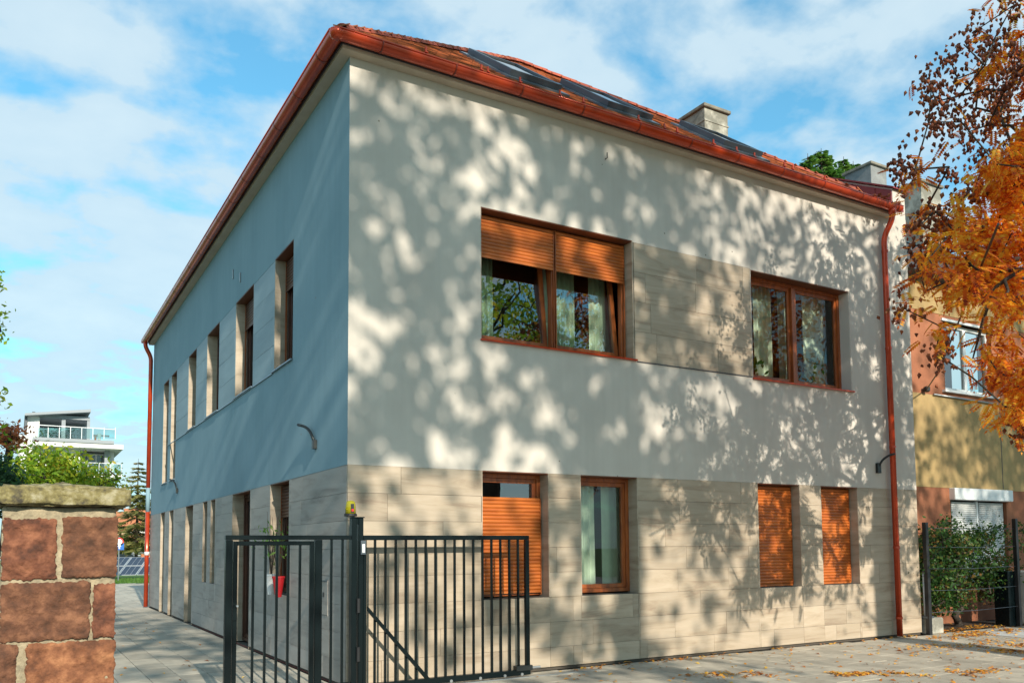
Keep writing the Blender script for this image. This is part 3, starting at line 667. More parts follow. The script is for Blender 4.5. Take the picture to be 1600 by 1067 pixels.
lamp((0, 12.15, 3.12), 'L', 1.0, 'small dark curved lamp arm at the far end of the side wall')
lamp((9.86, 0, 3.04), 'F', .8, 'short dark curved lamp arm left of the red downpipe')
for y_, z_ in ((6.35, 6.78), (5.75, 6.55)): MB().box(-.02, -.001, y_-.015, y_+.015, z_-.09, z_+.09).build('fixing_plate', M['galv'], house, bevel=.003)
MB().tube([(3.9, -.001, 7.30), (3.9, -.05, 7.30), (3.9, -.05, 7.38)], .008, 6).build('hook', M['black'], house)
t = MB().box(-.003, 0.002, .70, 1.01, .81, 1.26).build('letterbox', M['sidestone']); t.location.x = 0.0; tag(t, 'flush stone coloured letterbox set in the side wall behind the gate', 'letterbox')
MB().box(-.014, -.003, .71, 1.0, 1.235, 1.25).build('slot', M['greymetal'], t); MB().box(-.008, -.003, .83, .88, 1.04, 1.10).build('lock', M['black'], t); MB().box(-.006, -.003, .71, 1.0, .815, .82).build('lower_seam', M['black'], t)
# curtains
def curtain(x0, x1, z0, z1, y, folds, amp, label, group, seed=0, axis='F'):
    rs = random.Random(seed); n = folds*8; V = []; F = []
    for j, z in enumerate((z0, (z0+z1)/2, z1)):
        for i in range(n+1):
            u = x0+(x1-x0)*i/n; V.append((u, y+amp*math.sin(i/8*2*math.pi+.4*j)+rs.uniform(-.004, .004), z))
    for j in range(2):
        for i in range(n): a = j*(n+1)+i; F.append((a, a+1, a+n+2, a+n+1))
    me = bpy.data.meshes.new('curtain'); me.from_pydata(V, [], F); o = link('curtain', me, M['curtain'], None, True)
    tag(o, label, 'curtain', group); return o
curtain(1.95, 2.35, 4.5, 6.1, .62, 5, .03, 'pale green curtain behind the left bay of the shuttered upper window', 'curtains behind front windows', 1)
curtain(3.15, 3.75, 4.5, 6.1, .62, 7, .03, 'wide pleated curtain behind the right bay of the half shuttered upper window', 'curtains behind front windows', 2)
curtain(4.0, 4.32, 4.5, 6.1, .60, 3, .02, 'smooth pale curtain at the right edge of the half shuttered upper window', 'curtains behind front windows', 3)
curtain(6.95, 7.15, 4.5, 6.1, .52, 3, .02, 'narrow curtain strip at the left edge of the upper right window', 'curtains behind front windows', 4)
curtain(7.42, 7.85, 4.5, 6.1, .52, 4, .025, 'gathered white curtain left of the mullion of the upper right window', 'curtains behind front windows', 5)
curtain(8.02, 8.4, 4.5, 6.1, .52, 5, .025, 'pale curtain just right of the mullion of the upper right window', 'curtains behind front windows', 6)
curtain(8.62, 9.2, 4.5, 6.1, .50, 2, .012, 'flat pale green curtain at the right edge of the upper right window', 'curtains behind front windows', 7)
curtain(3.42, 4.02, 1.05, 2.6, .55, 6, .02, 'translucent curtain in the left half of the open ground floor window', 'curtains behind front windows', 8)
curtain(4.12, 4.5, 1.05, 2.6, .52, 2, .012, 'flat green grey curtain in the right half of the open ground floor window', 'curtains behind front windows', 9)
# indoor plants
def leafset(c, n, r, L, w, rg, up=.3):
    c = np.asarray(c); d = rg.normal(0, 1, (n, 3)); d[:, 2] = np.abs(d[:, 2])*1.0+up; d /= np.linalg.norm(d, axis=1)[:, None]
    b = c+rg.normal(0, r, (n, 3)); s = np.cross(d, rg.normal(0, 1, (n, 3))); s /= np.linalg.norm(s, axis=1)[:, None]
    l = rg.uniform(.6, 1.2, n)[:, None]*L
    V = np.stack([b, b+d*l*.5+s*w*l/L, b+d*l, b+d*l*.5-s*w*l/L], 1).reshape(-1, 3); i = np.arange(n)*4
    return V, np.stack([i, i+1, i+2, i+3], 1)
def house_plant(x, y, z, n, h, L, label):
    t = empty('potted_plant', (x, y, z), label, 'plant', 'plants on the inner sill of the upper right window')
    MB().lathe([(.045, 0), (.06, .1), (.065, .1)], (x, y, z), 12).build('pot', M['potw'], t)
    V, F = leafset((x, y, z+.12+h/2), n, .05+h*.25, L, L*.28, RNG); link('foliage', npmesh('foliage', V, F), M['Lgreen'], t)['kind'] = 'stuff'
house_plant(6.98, .40, 4.40, 34, .28, .13, 'bushy green plant at the left end inside the upper right window')
house_plant(7.25, .40, 4.40, 26, .16, .11, 'low yellowish plant beside the bushy one inside the upper right window')
house_plant(8.55, .40, 4.38, 22, .16, .12, 'low spreading plant behind the right pane of the upper right window')
house_plant(8.8, .40, 4.38, 16, .30, .13, 'taller upright plant right of the low one behind the right pane')
# pots on the side sill
def pot(y, x, z, mt, name, label, twig):
    t = empty(name, (x, y, z), label, 'flower pot', 'pots hanging at the side window')
    MB().lathe([(.045, 0), (.085, .27), (.092, .27), (.092, .30), (.084, .30)], (x, y, z), 18).build('pot', mt, t)
    if twig:
        mb = MB()
        for k in range(9):
            a = random.uniform(0, 6.28); l = random.uniform(.5, .95); mb.tube([(x, y, z+.25), (x+.06*math.cos(a), y+.08*math.sin(a), z+.3+l*.5), (x+.09*math.cos(a), y+.18*math.sin(a), z+.3+l)], [.006, .004, .002], 5)
        mb.build('twigs', M['bark'], t)
        V, F = leafset((x, y, z+.75), 60, .13, .10, .015, RNG); link('foliage', npmesh('foliage', V, F), M['Lneedleg'], t)['kind'] = 'stuff'
pot(3.02, -.10, .98, M['potw'], 'flower_pot', 'white tapered flower pot on the side wall behind the gate', True)
pot(2.62, -.10, .96, M['potr'], 'flower_pot', 'red tapered flower pot with thin twigs behind the gate', True)

# ================================================================== GATE
GYP = -.30
def gbox(mb, x0, x1, z0, z1, t=.04, y=GYP): mb.box(x0, x1, y-t/2, y+t/2, z0, z1)
fence = empty('gate_fence', (-.5, GYP, 0), 'dark green metal fence with pedestrian gate left of the tall gate post', 'fence')
gbox(m := MB(), -1.455, -1.385, 0, 1.75, .07); m.build('fence_post', M['gate'], fence, bevel=.004)
gbox(m := MB(), -.485, -.405, 0, 1.75, .07); m.build('fence_post', M['gate'], fence, bevel=.004)
gbox(m := MB(), -1.46, -.075, 1.752, 1.80, .06); m.build('top_rail', M['gate'], fence, bevel=.003)
gbox(m := MB(), -.40, -.075, .10, .14, .035); m.build('bottom_rail', M['gate'], fence)
bar = MB().box(-.0125, .0125, -.0125, .0125, 0, 1).mesh('bar'); bar.materials.append(M['gate'])
def bars(xs, z0, z1, parent):
    off = parent.location.copy()
    if parent.parent: off += parent.parent.location
    for x in xs:
        o = bpy.data.objects.new('bar', bar); COL.objects.link(o); o.parent = parent; o.location = Vector((x, GYP, z0))-off; o.scale = (1, 1, z1-z0)
bars([-.29, -.16], .14, 1.752, fence)
pg = frame_mb('F', -1.375, -.495, .08, 1.735, .045, GYP-.02, GYP+.02).build('pedestrian_gate', M['gate'], fence, bevel=.003)
bars([-1.16, -1.03, -.905, -.78, -.65], .12, 1.69, pg)
MB().box(-1.375, -1.335, GYP-.045, GYP-.02, .9, 1.12).build('lock_case', M['gate'], pg)
MB().tube([(-1.34, GYP-.05, 1.05), (-1.34, GYP-.09, 1.05)], .012, 8).build('knob', M['galv'], pg)
sg = empty('sliding_gate', (1.2, GYP, 0), 'dark green sliding gate leaf parked open in front of the stone wall', 'gate')
gbox(m := MB(), .085, 2.335, 1.745, 1.80, .05, GYP+.0); m.build('top_rail', M['gate'], sg, bevel=.003)
gbox(m := MB(), .085, 2.335, .03, .10, .07); m.build('bottom_rail', M['gate'], sg, bevel=.003)
gbox(m := MB(), 2.28, 2.335, .102, 1.744, .05); m.build('end_stile', M['gate'], sg, bevel=.003)
gbox(m := MB(), .085, .125, .102, 1.744, .05); m.build('end_stile', M['gate'], sg, bevel=.003)
bars([.235+.1295*k for k in range(16)], .10, 1.745, sg)
MB().prism([(.13, GYP-.04, .99), (.13, GYP-.04, .93), (.86, GYP-.04, .10), (.92, GYP-.04, .10)], (0, .02, 0)).build('diagonal_brace', M['gate'], sg, auto=True)
MB().box(2.12, 2.36, GYP-.05, GYP+.045, .085, .15).build('roller_carriage', M['lampm'], sg, bevel=.005)
MB().tube([(2.36, GYP, .11), (2.50, GYP, .11)], .018, 8).build('catch_bar', M['galv'], sg)
for x in (1.2, 1.6, 1.95, 2.2): MB().tube([(x, GYP-.05, .045), (x, GYP-.036, .045)], .02, 8).build('bolt', M['galv'], sg)
MB().box(.3, 3.4, GYP-.06, GYP+.06, -.012, .012).build('track', M['galv']); tag(bpy.data.objects['track'], 'flat metal gate track lying on the paving below the sliding gate', 'track')
gp = empty('gate_post', (.02, GYP, 0), 'tall double dark gate post with hinge and keypad in front of the corner', 'post')
MB().box(-.065, -.005, GYP-.05, GYP+.05, 0, 2.0).box(.02, .075, GYP-.05, GYP+.05, 0, 2.0).box(-.005, .02, GYP-.04, GYP+.04, 1.93, 1.999).build('post', M['gate'], gp, bevel=.004)
MB().box(-.075, .085, GYP-.06, GYP+.06, 2.0, 2.012).build('post_cap', M['gate'], gp)
for z in (.45, 1.0): MB().tube([(.01, GYP-.07, z-.08), (.01, GYP-.07, z+.08)], .022, 10).build('guide_roller', M['black'], gp)
kp = MB().box(.035, .095, GYP-.075, GYP-.052, 1.58, 1.74).build('keypad', M['greymetal']); tag(kp, 'small grey keypad with pale buttons fixed to the tall gate post', 'keypad')
MB().box(.05, .083, GYP-.079, GYP-.0755, 1.60, 1.70).build('button_field', M['pvc'], kp)
bc = empty('beacon', (-.05, GYP, 2.03), 'yellow warning beacon with red core standing on the gate post', 'warning light')
bx_, by_ = -.065, GYP
MB().lathe([(.045, -.02), (.075, -.015), (.075, .012), (.06, .014)], (bx_, by_, 2.035), 18).build('base', M['black'], bc)
MB().lathe([(.062, .0), (.058, .09), (.050, .135), (.03, .148)], (bx_, by_, 2.05), 18).build('lens', M['ygl'], bc, smooth=True)
MB().box(bx_-.018, bx_+.018, by_-.066, by_-.05, 2.06, 2.16).build('lens_slot', M['black'], bc); MB().box(bx_-.012, bx_+.012, by_-.07, by_-.064, 2.075, 2.10).build('core', M['redlens'], bc)

# ================================================================== STONE PILLAR (near left)
PY = -5.20; PXL, PXR = -3.445, -2.975
pil = empty('stone_pillar', (-3.21, -4.95, 0), 'red sandstone gate pillar with pale mortar and mossy flat capstone', 'pillar')
def lumpy(x0, x1, z0, z1, yf, yb, amp, nx, nz, seed, edge=.012, rnd=.02):
    V = []; F = []
    for j in range(nz+1):
        for i in range(nx+1):
            u, w = i/nx, j/nz; x = x0+(x1-x0)*u; z = z0+(z1-z0)*w
            n = noise.fractal(Vector((x*9+seed*3.1, z*9, seed)), 1.0, 2.2, 5)
            n2 = noise.noise(Vector((x*26, z*26, seed*2.0)))
            e = min(u, 1-u)*(x1-x0); f = min(w, 1-w)*(z1-z0); ed = min(e, f)
            y = yf-amp*n-.0025*n2-.0015*noise.noise(Vector((x*70, z*70, seed*1.5)))+(rnd*max(0, 1-ed/.022)**2)
            if i in (0, nx): x += edge*(noise.noise(Vector((i*7.0+seed, z*22, 2)))+.6*noise.noise(Vector((i*3.0+seed, z*75, 7))))
            if j in (0, nz): z += edge*(noise.noise(Vector((x*22, j*5.0+seed, 4)))+.6*noise.noise(Vector((x*75, j*3.0+seed, 9))))
            if i in (0, nx) and j in (0, nz): x += .009*(1 if i == 0 else -1); z += .009*(1 if j == 0 else -1)
            V.append((x, y, z))
    def I(i, j): return j*(nx+1)+i
    for j in range(nz):
        for i in range(nx): F.append((I(i, j), I(i+1, j), I(i+1, j+1), I(i, j+1)))
    per = [I(i, 0) for i in range(nx+1)]+[I(nx, j) for j in range(1, nz+1)]+[I(i, nz) for i in range(nx-1, -1, -1)]+[I(0, j) for j in range(nz-1, 0, -1)]
    b0 = len(V); V += [(V[k][0], yb, V[k][2]) for k in per]; n = len(per)
    for k in range(n): k2 = (k+1) % n; F.append((per[k2], per[k], b0+k, b0+k2))
    F.append(tuple(b0+k for k in range(n)))
    me = bpy.data.meshes.new('stone'); me.from_pydata(V, [], F); me.update(); return me
def S(px0, px1, py0, py1, mt, seed):
    a = atY(px0/3.262, 740+py0/3.262, PY); b = atY(px1/3.262, 740+py1/3.262, PY)
    return (a[0], b[0], b[2], a[2], mt, seed)
stones = [S(12, 283, 228, 538, 'sand1', 1), S(322, 597, 218, 524, 'sand2', 2), S(-25, 455, 560, 838, 'sand2', 3), S(478, 583, 562, 830, 'sand1', 4), S(-25, 78, 872, 1135, 'sand2', 5), S(135, 581, 868, 1140, 'sand3', 6)]
stones = [list(s) for s in stones]
for s in stones:
    s[0] = max(s[0], PXL+.004); s[1] = min(s[1], PXR+.004)
zb = stones[-1][2]-.03; sd = 10
while zb > .1:
    h = .25; xm = PXL+(PXR-PXL)*random.choice([.35, .6]); 
    stones.append([PXL+.004, xm-.012, zb-h, zb, 'sand1', sd]); stones.append([xm+.012, PXR, zb-h+.01, zb, 'sand3', sd+1]); zb -= h+.03; sd += 2
for x0, x1, z0, z1, mt, sd in stones:
    if z0 < 0: z0 = 0.0
    link('stone', lumpy(x0, x1, z0, z1, PY-.003, PY+.2, .015, 60, 56, sd, .012, .006), M[mt], pil, True)
ZC = atY(100, 793, PY)[2]
me = lumpy(PXL, PXR-.002, -.02, ZC+.005, PY+.012, PY+.45, .006, 90, 260, 31, .004, .012); link('mortar', me, M['mortar'], pil, True)
# side stones of the shaft (right face)
# capstone
zt = atY(100, 752, PY)[2]
def capmesh():
    bm = bmesh.new(); bmesh.ops.create_cube(bm, size=1)
    bmesh.ops.subdivide_edges(bm, edges=bm.edges, cuts=22, use_grid_fill=True)
    x0, x1, y0, y1, z0, z1 = PXL-.012, PXR+.052, PY-.045, PY+.52, ZC+.006, ZC+.098
    for v in bm.verts:
        u, w, t = v.co.x+.5, v.co.y+.5, v.co.z+.5
        p = Vector((x0+(x1-x0)*u, y0+(y1-y0)*w, z0+(z1-z0)*t))
        if t > .99: p.z += (zt-z1-.0)*max(0, (1-abs(u-.5)*2))**.7*min(1, w*3)*.9
        n = noise.fractal(p*14, 1, 2.1, 5); n += .5*noise.noise(p*45); d = Vector((u-.5, w-.5, (t-.5)*.5)).normalized()
        ex = max(abs(u-.5), abs(w-.5)); 
        p += d*n*.017
        if ex > .49 and (t > .95 or t < .05): p -= Vector((u-.5, w-.5, (t-.5)))*.028
        v.co = p
    me = bpy.data.meshes.new('capstone'); bm.to_mesh(me); bm.free(); return me
link('capstone', capmesh(), M['cap'], pil, True)

# ================================================================== TREES
def grow(name, label, base, top, clusters, r0, mats, leaf_fn, group=None, cat='tree', rtip=.012, seg=.8, jit=.12, seed=1):
    rs = np.random.default_rng(seed)
    t = empty(name, tuple(base), label, cat, group)
    nodes = []; par = []
    n0 = 6
    for i in range(n0+1):
        u = i/n0; p = np.array(base)*(1-u)+np.array(top)*u
        if 0 < i < n0: p = p+rs.normal(0, .05, 3)*[1, 1, 0]
        nodes.append(p); par.append(i-1)
    ok = [i >= n0//2 for i in range(n0+1)]
    cl = np.asarray(clusters); order = np.argsort(np.linalg.norm(cl-np.array(top), axis=1))
    ends = []
    for ci in order:
        c = cl[ci]; P = np.array(nodes); d = np.linalg.norm(P-c, axis=1)+np.where(np.array(ok), 0, 50)+np.maximum(0, P[:, 2]-c[2])*.6
        k = int(np.argmin(d)); q = nodes[k]; L = np.linalg.norm(c-q); ns = max(1, int(L/seg)); prev = k
        for s in range(1, ns+1):
            u = s/ns; p = q*(1-u)+c*u+ (rs.normal(0, jit*seg, 3) if s < ns else 0); p = p+np.array([0, 0, .12*L*u*(1-u)*2])
            if s == ns: p = c
            nodes.append(p); par.append(prev); ok.append(True); prev = len(nodes)-1
        ends.append(prev)
    w = np.zeros(len(nodes)); 
    for e in ends: w[e] += 1
    for i in range(len(nodes)-1, 0, -1): w[par[i]] += w[i]
    tot = w[0]; rad = rtip+(r0-rtip)*(w/tot)**.66
    V = []; F = []; sg = 6
    for i in range(n0+1, len(nodes)):
        a, b = nodes[par[i]], nodes[i]; d = b-a; L = np.linalg.norm(d)
        if L < 1e-5: continue
        d = d/L; s1 = np.cross(d, [.3, .5, .8]); s1 /= np.linalg.norm(s1); s2 = np.cross(d, s1); k = len(V)
        for c, r in ((a, min(rad[par[i]], rad[i]*1.6)), (b, rad[i])):
            for q in range(sg): an = 2*np.pi*q/sg; V.append(c+(s1*np.cos(an)+s2*np.sin(an))*r)
        for q in range(sg): F.append((k+q, k+(q+1) % sg, k+sg+(q+1) % sg, k+sg+q))
    link('branches', npmesh('branches', V, F), mats[0], t, True)
    MB().tube([tuple(nodes[i]) for i in range(n0+1)], [float(rad[i])*(1.25 if i == 0 else 1) for i in range(n0+1)], 12).build('trunk', mats[0], t, smooth=True)
    leaf_fn(t, [nodes[e] for e in ends], rs)
    return t
def simple_leaves(n, r, size, mt, name='crown', asp=.5, droop=0.0):
    def f(t, ends, rs):
        E_ = np.repeat(np.array(ends), n, 0); k = len(E_)
        c = E_+rs.normal(0, 1, (k, 3))*np.array([r, r, r*.8])
        d = rs.normal(0, 1, (k, 3)); d[:, 2] -= droop; d /= np.linalg.norm(d, axis=1)[:, None]; s = np.cross(d, rs.normal(0, 1, (k, 3))); s /= np.linalg.norm(s, axis=1)[:, None]
        l = (rs.uniform(.35, 1.35, k)*size)[:, None]; nn = np.cross(d, s)
        V = np.stack([c-d*l*.5, c+s*l*asp*.5+nn*l*.1, c+d*l*.5, c-s*l*asp*.5+nn*l*.1], 1).reshape(-1, 3); i = np.arange(k)*4
        F = np.concatenate([np.stack([i, i+1, i+3], 1), np.stack([i+1, i+2, i+3], 1)])
        o = link(name, npmesh(name, V, F), mt, t); o['kind'] = 'stuff'
    return f
def ellipsoid_clusters(c, r, n, rs, shell=.35, clump=0):
    out = []
    while len(out) < n:
        p = rs.normal(0, 1, 3); p /= np.linalg.norm(p); p *= (shell+(1-shell)*rs.random()**.6)
        q = np.array(c)+p*np.array(r)
        if clump and noise.noise(Vector(q*clump)) < -.05: continue
        out.append(q)
    return out
rs = np.random.default_rng(21)
# street trees across the road: they throw the dappled shade
def street_tree(x, y, h, rx, rz, zc, n, nl, label, seed, leaf='Lgreen', cr=.42, ls=.34, thin=None):
    r_ = np.random.default_rng(seed)
    cl = ellipsoid_clusters((x, y, zc), (rx, rx*.55, rz), n, r_, .1, .75)
    if thin is not None: cl = [c for c in cl if c[0] > thin or r_.random() < .42]
    grow('street_tree', label, (x, y, 0), (x+.3, y, zc-rz*.45), cl, .27, [M['bark']], simple_leaves(nl, cr, ls, M[leaf], asp=.75), 'street trees across the road', seed=seed, seg=1.0)
street_tree(-5.5, -20, 18, 5.4, 6.2, 14.6, 270, 17, 'large green tree across the street, leftmost of the row', 41, thin=-2.3)
street_tree(2.2, -19, 18, 4.8, 6.6, 14.9, 300, 17, 'large green tree across the street opposite the house front', 42)
street_tree(8.6, -11.6, 14, 3.4, 5.0, 10.9, 150, 15, 'slender half bare tree at the kerb opposite the right window', 43, 'Lbright', .30, .20)
street_tree(15.0, -19, 17, 4.8, 5.6, 12.4, 290, 44, 'medium tree across the street opposite the neighbouring house', 44, 'Lbright', .42, .20)
street_tree(27.5, -19, 16, 5.2, 6.0, 11.0, 220, 44, 'orange leaved tree across the street, rightmost of the row', 45, 'Lorange', .42, .20)

# near autumn tree at the right: long pinnate leaves and brown pods
def compound_leaf():
    V = []; F = []; L = .27
    n = 7
    def add(base, d, w, l):
        d = Vector(d).normalized(); s = d.cross(Vector((0, 0, 1))).normalized(); k = len(V)
        V.extend([tuple(base), tuple(Vector(base)+d*l*.45+s*w+Vector((0, 0, .006))), tuple(Vector(base)+d*l), tuple(Vector(base)+d*l*.45-s*w+Vector((0, 0, .006)))]); F.extend([(k, k+1, k+3), (k+1, k+2, k+3)])
    for i in range(n):
        u = .18+.82*i/n; b = (L*u, 0, -.22*L*u*u); sc = 1-.35*abs(u-.5)
        add(b, (.5, 1, -.25), .021*sc, .085*sc); add(b, (.5, -1, -.25), .021*sc, .085*sc)
    add((L, 0, -.22*L), (1, 0, -.4), .014, .07)
    k = len(V); V.extend([(0, .002, 0), (0, -.002, 0), (L, -.0015, -.22*L), (L, .0015, -.22*L)]); F.extend([(k, k+1, k+2), (k, k+2, k+3)])
    return np.array(V), np.array(F)
CLV, CLF = compound_leaf()
def inpoly(x, y, P):
    c = False; j = len(P)-1
    for i in range(len(P)):
        if (P[i][1] > y) != (P[j][1] > y) and x < (P[j][0]-P[i][0])*(y-P[i][1])/(P[j][1]-P[i][1])+P[i][0]: c = not c
        j = i
    return c
P1 = [(1680, 170), (1600, 195), (1540, 255), (1488, 312), (1442, 385), (1440, 440), (1472, 472), (1545, 478), (1680, 500)]
P2 = [(1535, 575), (1600, 540), (1680, 540), (1680, 670), (1585, 655), (1540, 610)]
P3 = [(1490, 230), (1530, 60), (1680, 0), (1680, 150), (1480, 300)]
cl = []
def fillpoly(P, n, y0=-4.7, y1=-3.4):
    xs = [p[0] for p in P]; ys = [p[1] for p in P]; k = 0
    while k < n:
        x, y = rs.uniform(min(xs), max(xs)), rs.uniform(min(ys), max(ys))
        if inpoly(x, y, P): cl.append(atY(x, y, rs.uniform(y0, y1))); k += 1
fillpoly(P1, 150); fillpoly(P2, 46); fillpoly(P3, 12)
nin = len(cl)
for x, y in [(1445, 330), (1445, 455), (1430, 265), (1470, 510), (1550, 510), (1590, 520), (1545, 560)]: cl.append(atY(x, y, rs.uniform(-4.3, -3.7)))
for _ in range(260): cl.append(np.array([rs.uniform(7.9, 11.5), rs.uniform(-6.0, -3.2), rs.uniform(3.4, 9.2)]))
pods_px = [(1525, 48), (1547, 73), (1506, 70), (1482, 88), (1448, 123), (1496, 123), (1531, 111), (1463, 159), (1467, 191), (1451, 191), (1525, 169), (1502, 191), (1512, 207), (1569, 143), (1404, 258), (1582, 10), (1483, 261), (1562, 178), (1590, 110), (1440, 350), (1455, 395), (1432, 400), (1478, 545), (1555, 60), (1575, 90), (1500, 150), (1540, 140), (1580, 225), (1460, 330), (1510, 300), (1595, 665), (1462, 552), (1412, 482), (1530, 230), (1545, 195), (1420, 262), (1455, 140), (1570, 125)]
podpos = [atY(x, y, -4.0+rs.uniform(-.35, .35)) for x, y in pods_px]
for _ in range(30): podpos.append(np.array([rs.uniform(8.0, 11), rs.uniform(-5.5, -3.2), rs.uniform(5, 9.5)]))
npod = len(podpos); allcl = cl+podpos
def autumn_leaves(t, ends, r_):
    E_ = np.array(ends); C_all = np.array(allcl)
    # which ends are pod ends
    ispod = np.array([np.min(np.linalg.norm(np.array(podpos)-e, axis=1)) < 1e-3 for e in E_])
    T = []
    for e, ip in zip(E_, ispod):
        k = r_.integers(2, 4) if ip else r_.integers(10, 17)
        if ip and r_.random() < .45: k = 0
        for _ in range(k):
            a = r_.uniform(0, 6.28); el = r_.uniform(-1.15, .35); tw = r_.uniform(-.6, .6)
            R_ = (Matrix.Rotation(a, 3, 'Z') @ Matrix.Rotation(-el, 3, 'Y') @ Matrix.Rotation(tw, 3, 'X')); s = r_.uniform(.55, .95)
            T.append((e+r_.normal(0, .10, 3), np.array(R_)*s))
    info = []
    for i, (p, R_) in enumerate(T):
        c = p+R_@np.array([.14, 0, -.01]); x, y, z = proj(c); info.append((0 if (1350 < x < 1612 and -10 < y < 720) else 1, z, i))
    info.sort(); near = [i for f, z, i in info if f == 0][:280]; ns = set(near)
    protos = []
    for k in range(4):
        me = npmesh('leaf', CLV, CLF); me.materials.append(M['Lorange']); protos.append(me)
    for i in near:
        p, R_ = T[i]; o = bpy.data.objects.new('leaf', protos[i % 4]); COL.objects.link(o); o.parent = t
        o.matrix_local = Matrix.Translation(Vector(p)-t.location) @ Matrix(R_.tolist()).to_4x4()
    V = []; F = []; n = 0
    for i, (p, R_) in enumerate(T):
        if i in ns: continue
        V.append(CLV@R_.T+p); F.append(CLF+n); n += len(CLV)
    o = link('crown', npmesh('crown', np.concatenate(V), np.concatenate(F)), M['Lorange'], t); o['kind'] = 'stuff'
    # pods: three sided papery lanterns
    V = []; F = []; n = 0
    for e in E_[ispod]:
        for _ in range(r_.integers(28, 46)):
            c = e+r_.normal(0, 1, 3)*[.085, .085, .11]+[0, 0, -.04]; s = r_.uniform(.020, .031); ax = r_.normal(0, .35, 3)+[0, 0, -1]; ax /= np.linalg.norm(ax)
            s1 = np.cross(ax, r_.normal(0, 1, 3)); s1 /= np.linalg.norm(s1); s2 = np.cross(ax, s1)
            ring = [c+(s1*np.cos(q)+s2*np.sin(q))*s for q in (0, 2.09, 4.19)]
            V += [c-ax*s*.9]+ring+[c+ax*s*1.7]
            for q in range(3): F += [(n, n+1+q, n+1+(q+1) % 3), (n+4, n+1+(q+1) % 3, n+1+q)]
            n += 5
    o = link('seed_pods', npmesh('seed_pods', V, F), M['Lpod'], t); o['kind'] = 'stuff'
at_ = grow('autumn_tree', 'autumn tree with orange pinnate leaves and brown seed pods hanging over the pavement at right', (9.9, -4.9, 0), (9.5, -4.6, 5.2), allcl, .15, [M['bark']], autumn_leaves, seed=5, rtip=.0045, seg=.45, jit=.08)
lb = [atY(1640, 60, -4.1), atY(1600, 205, -4.1), atY(1575, 330, -4.05), atY(1550, 450, -4.0), atY(1520, 560, -3.95)]
MB().tube([(9.5, -4.5, 5.0), (8.9, -4.3, 7.2)]+[tuple(p) for p in lb], [.10, .075, .05, .045, .040, .032, .008], 8).build('drooping_limb', M['bark'], at_, smooth=True)

# green garden shrubs and the leafy tree edge at the far left
def shrub(name, label, px, py, w, h, Y, n, nl, mt, ls, seed, cat='shrub', base=0):
    r_ = np.random.default_rng(seed); c = atY(px, py, Y); sc = (np.linalg.norm(c-CAM))/FPX
    cl = ellipsoid_clusters(c, (w*sc/2, .8, h*sc/2), n, r_, .2, 1.2)
    return grow(name, label, (c[0], Y, base), (c[0], Y, max(.4, c[2]-h*sc*.45)), cl, .06, [M['bark']], simple_leaves(nl, .13, ls, mt), seed=seed, cat=cat, rtip=.006, seg=.5)
shrub('garden_shrub', 'bright yellow green shrub behind the stone pillar', 72, 755, 116, 96, 6, 150, 44, M['Lbright'], .085, 61)
shrub('garden_shrub', 'small yellow green shrub at the right edge of the shrub group', 150, 760, 70, 60, 7, 50, 30, M['Lbright'], .08, 62)
shrub('garden_shrub', 'dark green shrub at the left edge behind the pillar', -20, 770, 50, 70, 5, 90, 45, M['Ldark'], .09, 63)
shrub('red_shrub', 'rust red leaved shrub above the green shrubs at left', 16, 688, 36, 20, 7, 22, 30, M['Lred'], .08, 64)
cl = [atY(x-9, y, 4.0+rs.uniform(-.6, .6)) for x, y in [(-3, 436), (-8, 442), (2, 486), (-6, 492), (4, 515), (-4, 520), (-20, 560), (-6, 612), (-2, 630), (2, 672), (-6, 690), (-30, 470), (-40, 520), (-50, 600), (-60, 450), (-30, 650), (-45, 690), (-70, 540), (-80, 620), (-90, 480)]]
grow('leafy_tree', 'green tree whose branch tips reach in at the left edge', (atY(-160, 700, 4)[0], 4.0, 0), tuple(atY(-140, 640, 4)), cl, .12, [M['bark']], simple_leaves(44, .09, .09, M['Lbright']), seed=9, rtip=.006, seg=.4)

# spruces
def spruce(name, label, x, y, z0, h, rbase, mt, seed, whorls=22, dens=1.0, zlow=0.12, ns=.16, rise=.10):
    r_ = np.random.default_rng(seed); t = empty(name, (x, y, z0), label, 'tree')
    MB().tube([(x, y, z0), (x, y, z0+h)], [h*.016, .01], 8).build('trunk', M['bark'], t, smooth=True)
    mb = MB(); V = []; n = 0
    for w in range(whorls):
        u = zlow+(1-zlow)*(w+r_.uniform(-.2, .2))/whorls; zz = z0+h*u; R = rbase*(1-u)**.85+.05
        for k in range(r_.integers(5, 8)):
            a = r_.uniform(0, 6.28); L = R*r_.uniform(.7, 1.15); pts = []
            for s in range(6):
                q = s/5; pts.append(np.array([x+math.cos(a)*L*q, y+math.sin(a)*L*q, zz-L*.28*math.sin(q*2.2)+L*.10*q*q]))
            mb.tube([tuple(p) for p in pts], [.02*(1-s/6)+.004 for s in range(6)], 4, False)
            m_ = int(26*dens*max(.4, L/1.5))
            for _ in range(m_):
                q = r_.uniform(.12, 1.0); i = min(4, int(q*5)); f = q*5-i; p = pts[i]*(1-f)+pts[i+1]*f
                sd_ = r_.choice([-1, 1]); l = (.25+.75*(1-q))*L*.30+ns; d = np.array([math.cos(a+sd_*1.0), math.sin(a+sd_*1.0), -.25+r_.uniform(-.3, .2)]); d /= np.linalg.norm(d)
                s_ = np.cross(d, [0, 0, 1])*ns*.16+np.array([0, 0, ns*.10]); V += [p, p+d*l*.5+s_, p+d*l, p+d*l*.5-s_]
    mb.build('branches', M['bark'], t)
    V = np.array(V); i = np.arange(len(V)//4)*4; o = link('crown', npmesh('crown', V, np.stack([i, i+1, i+2, i+3], 1)), mt, t); o['kind'] = 'stuff'
    return t
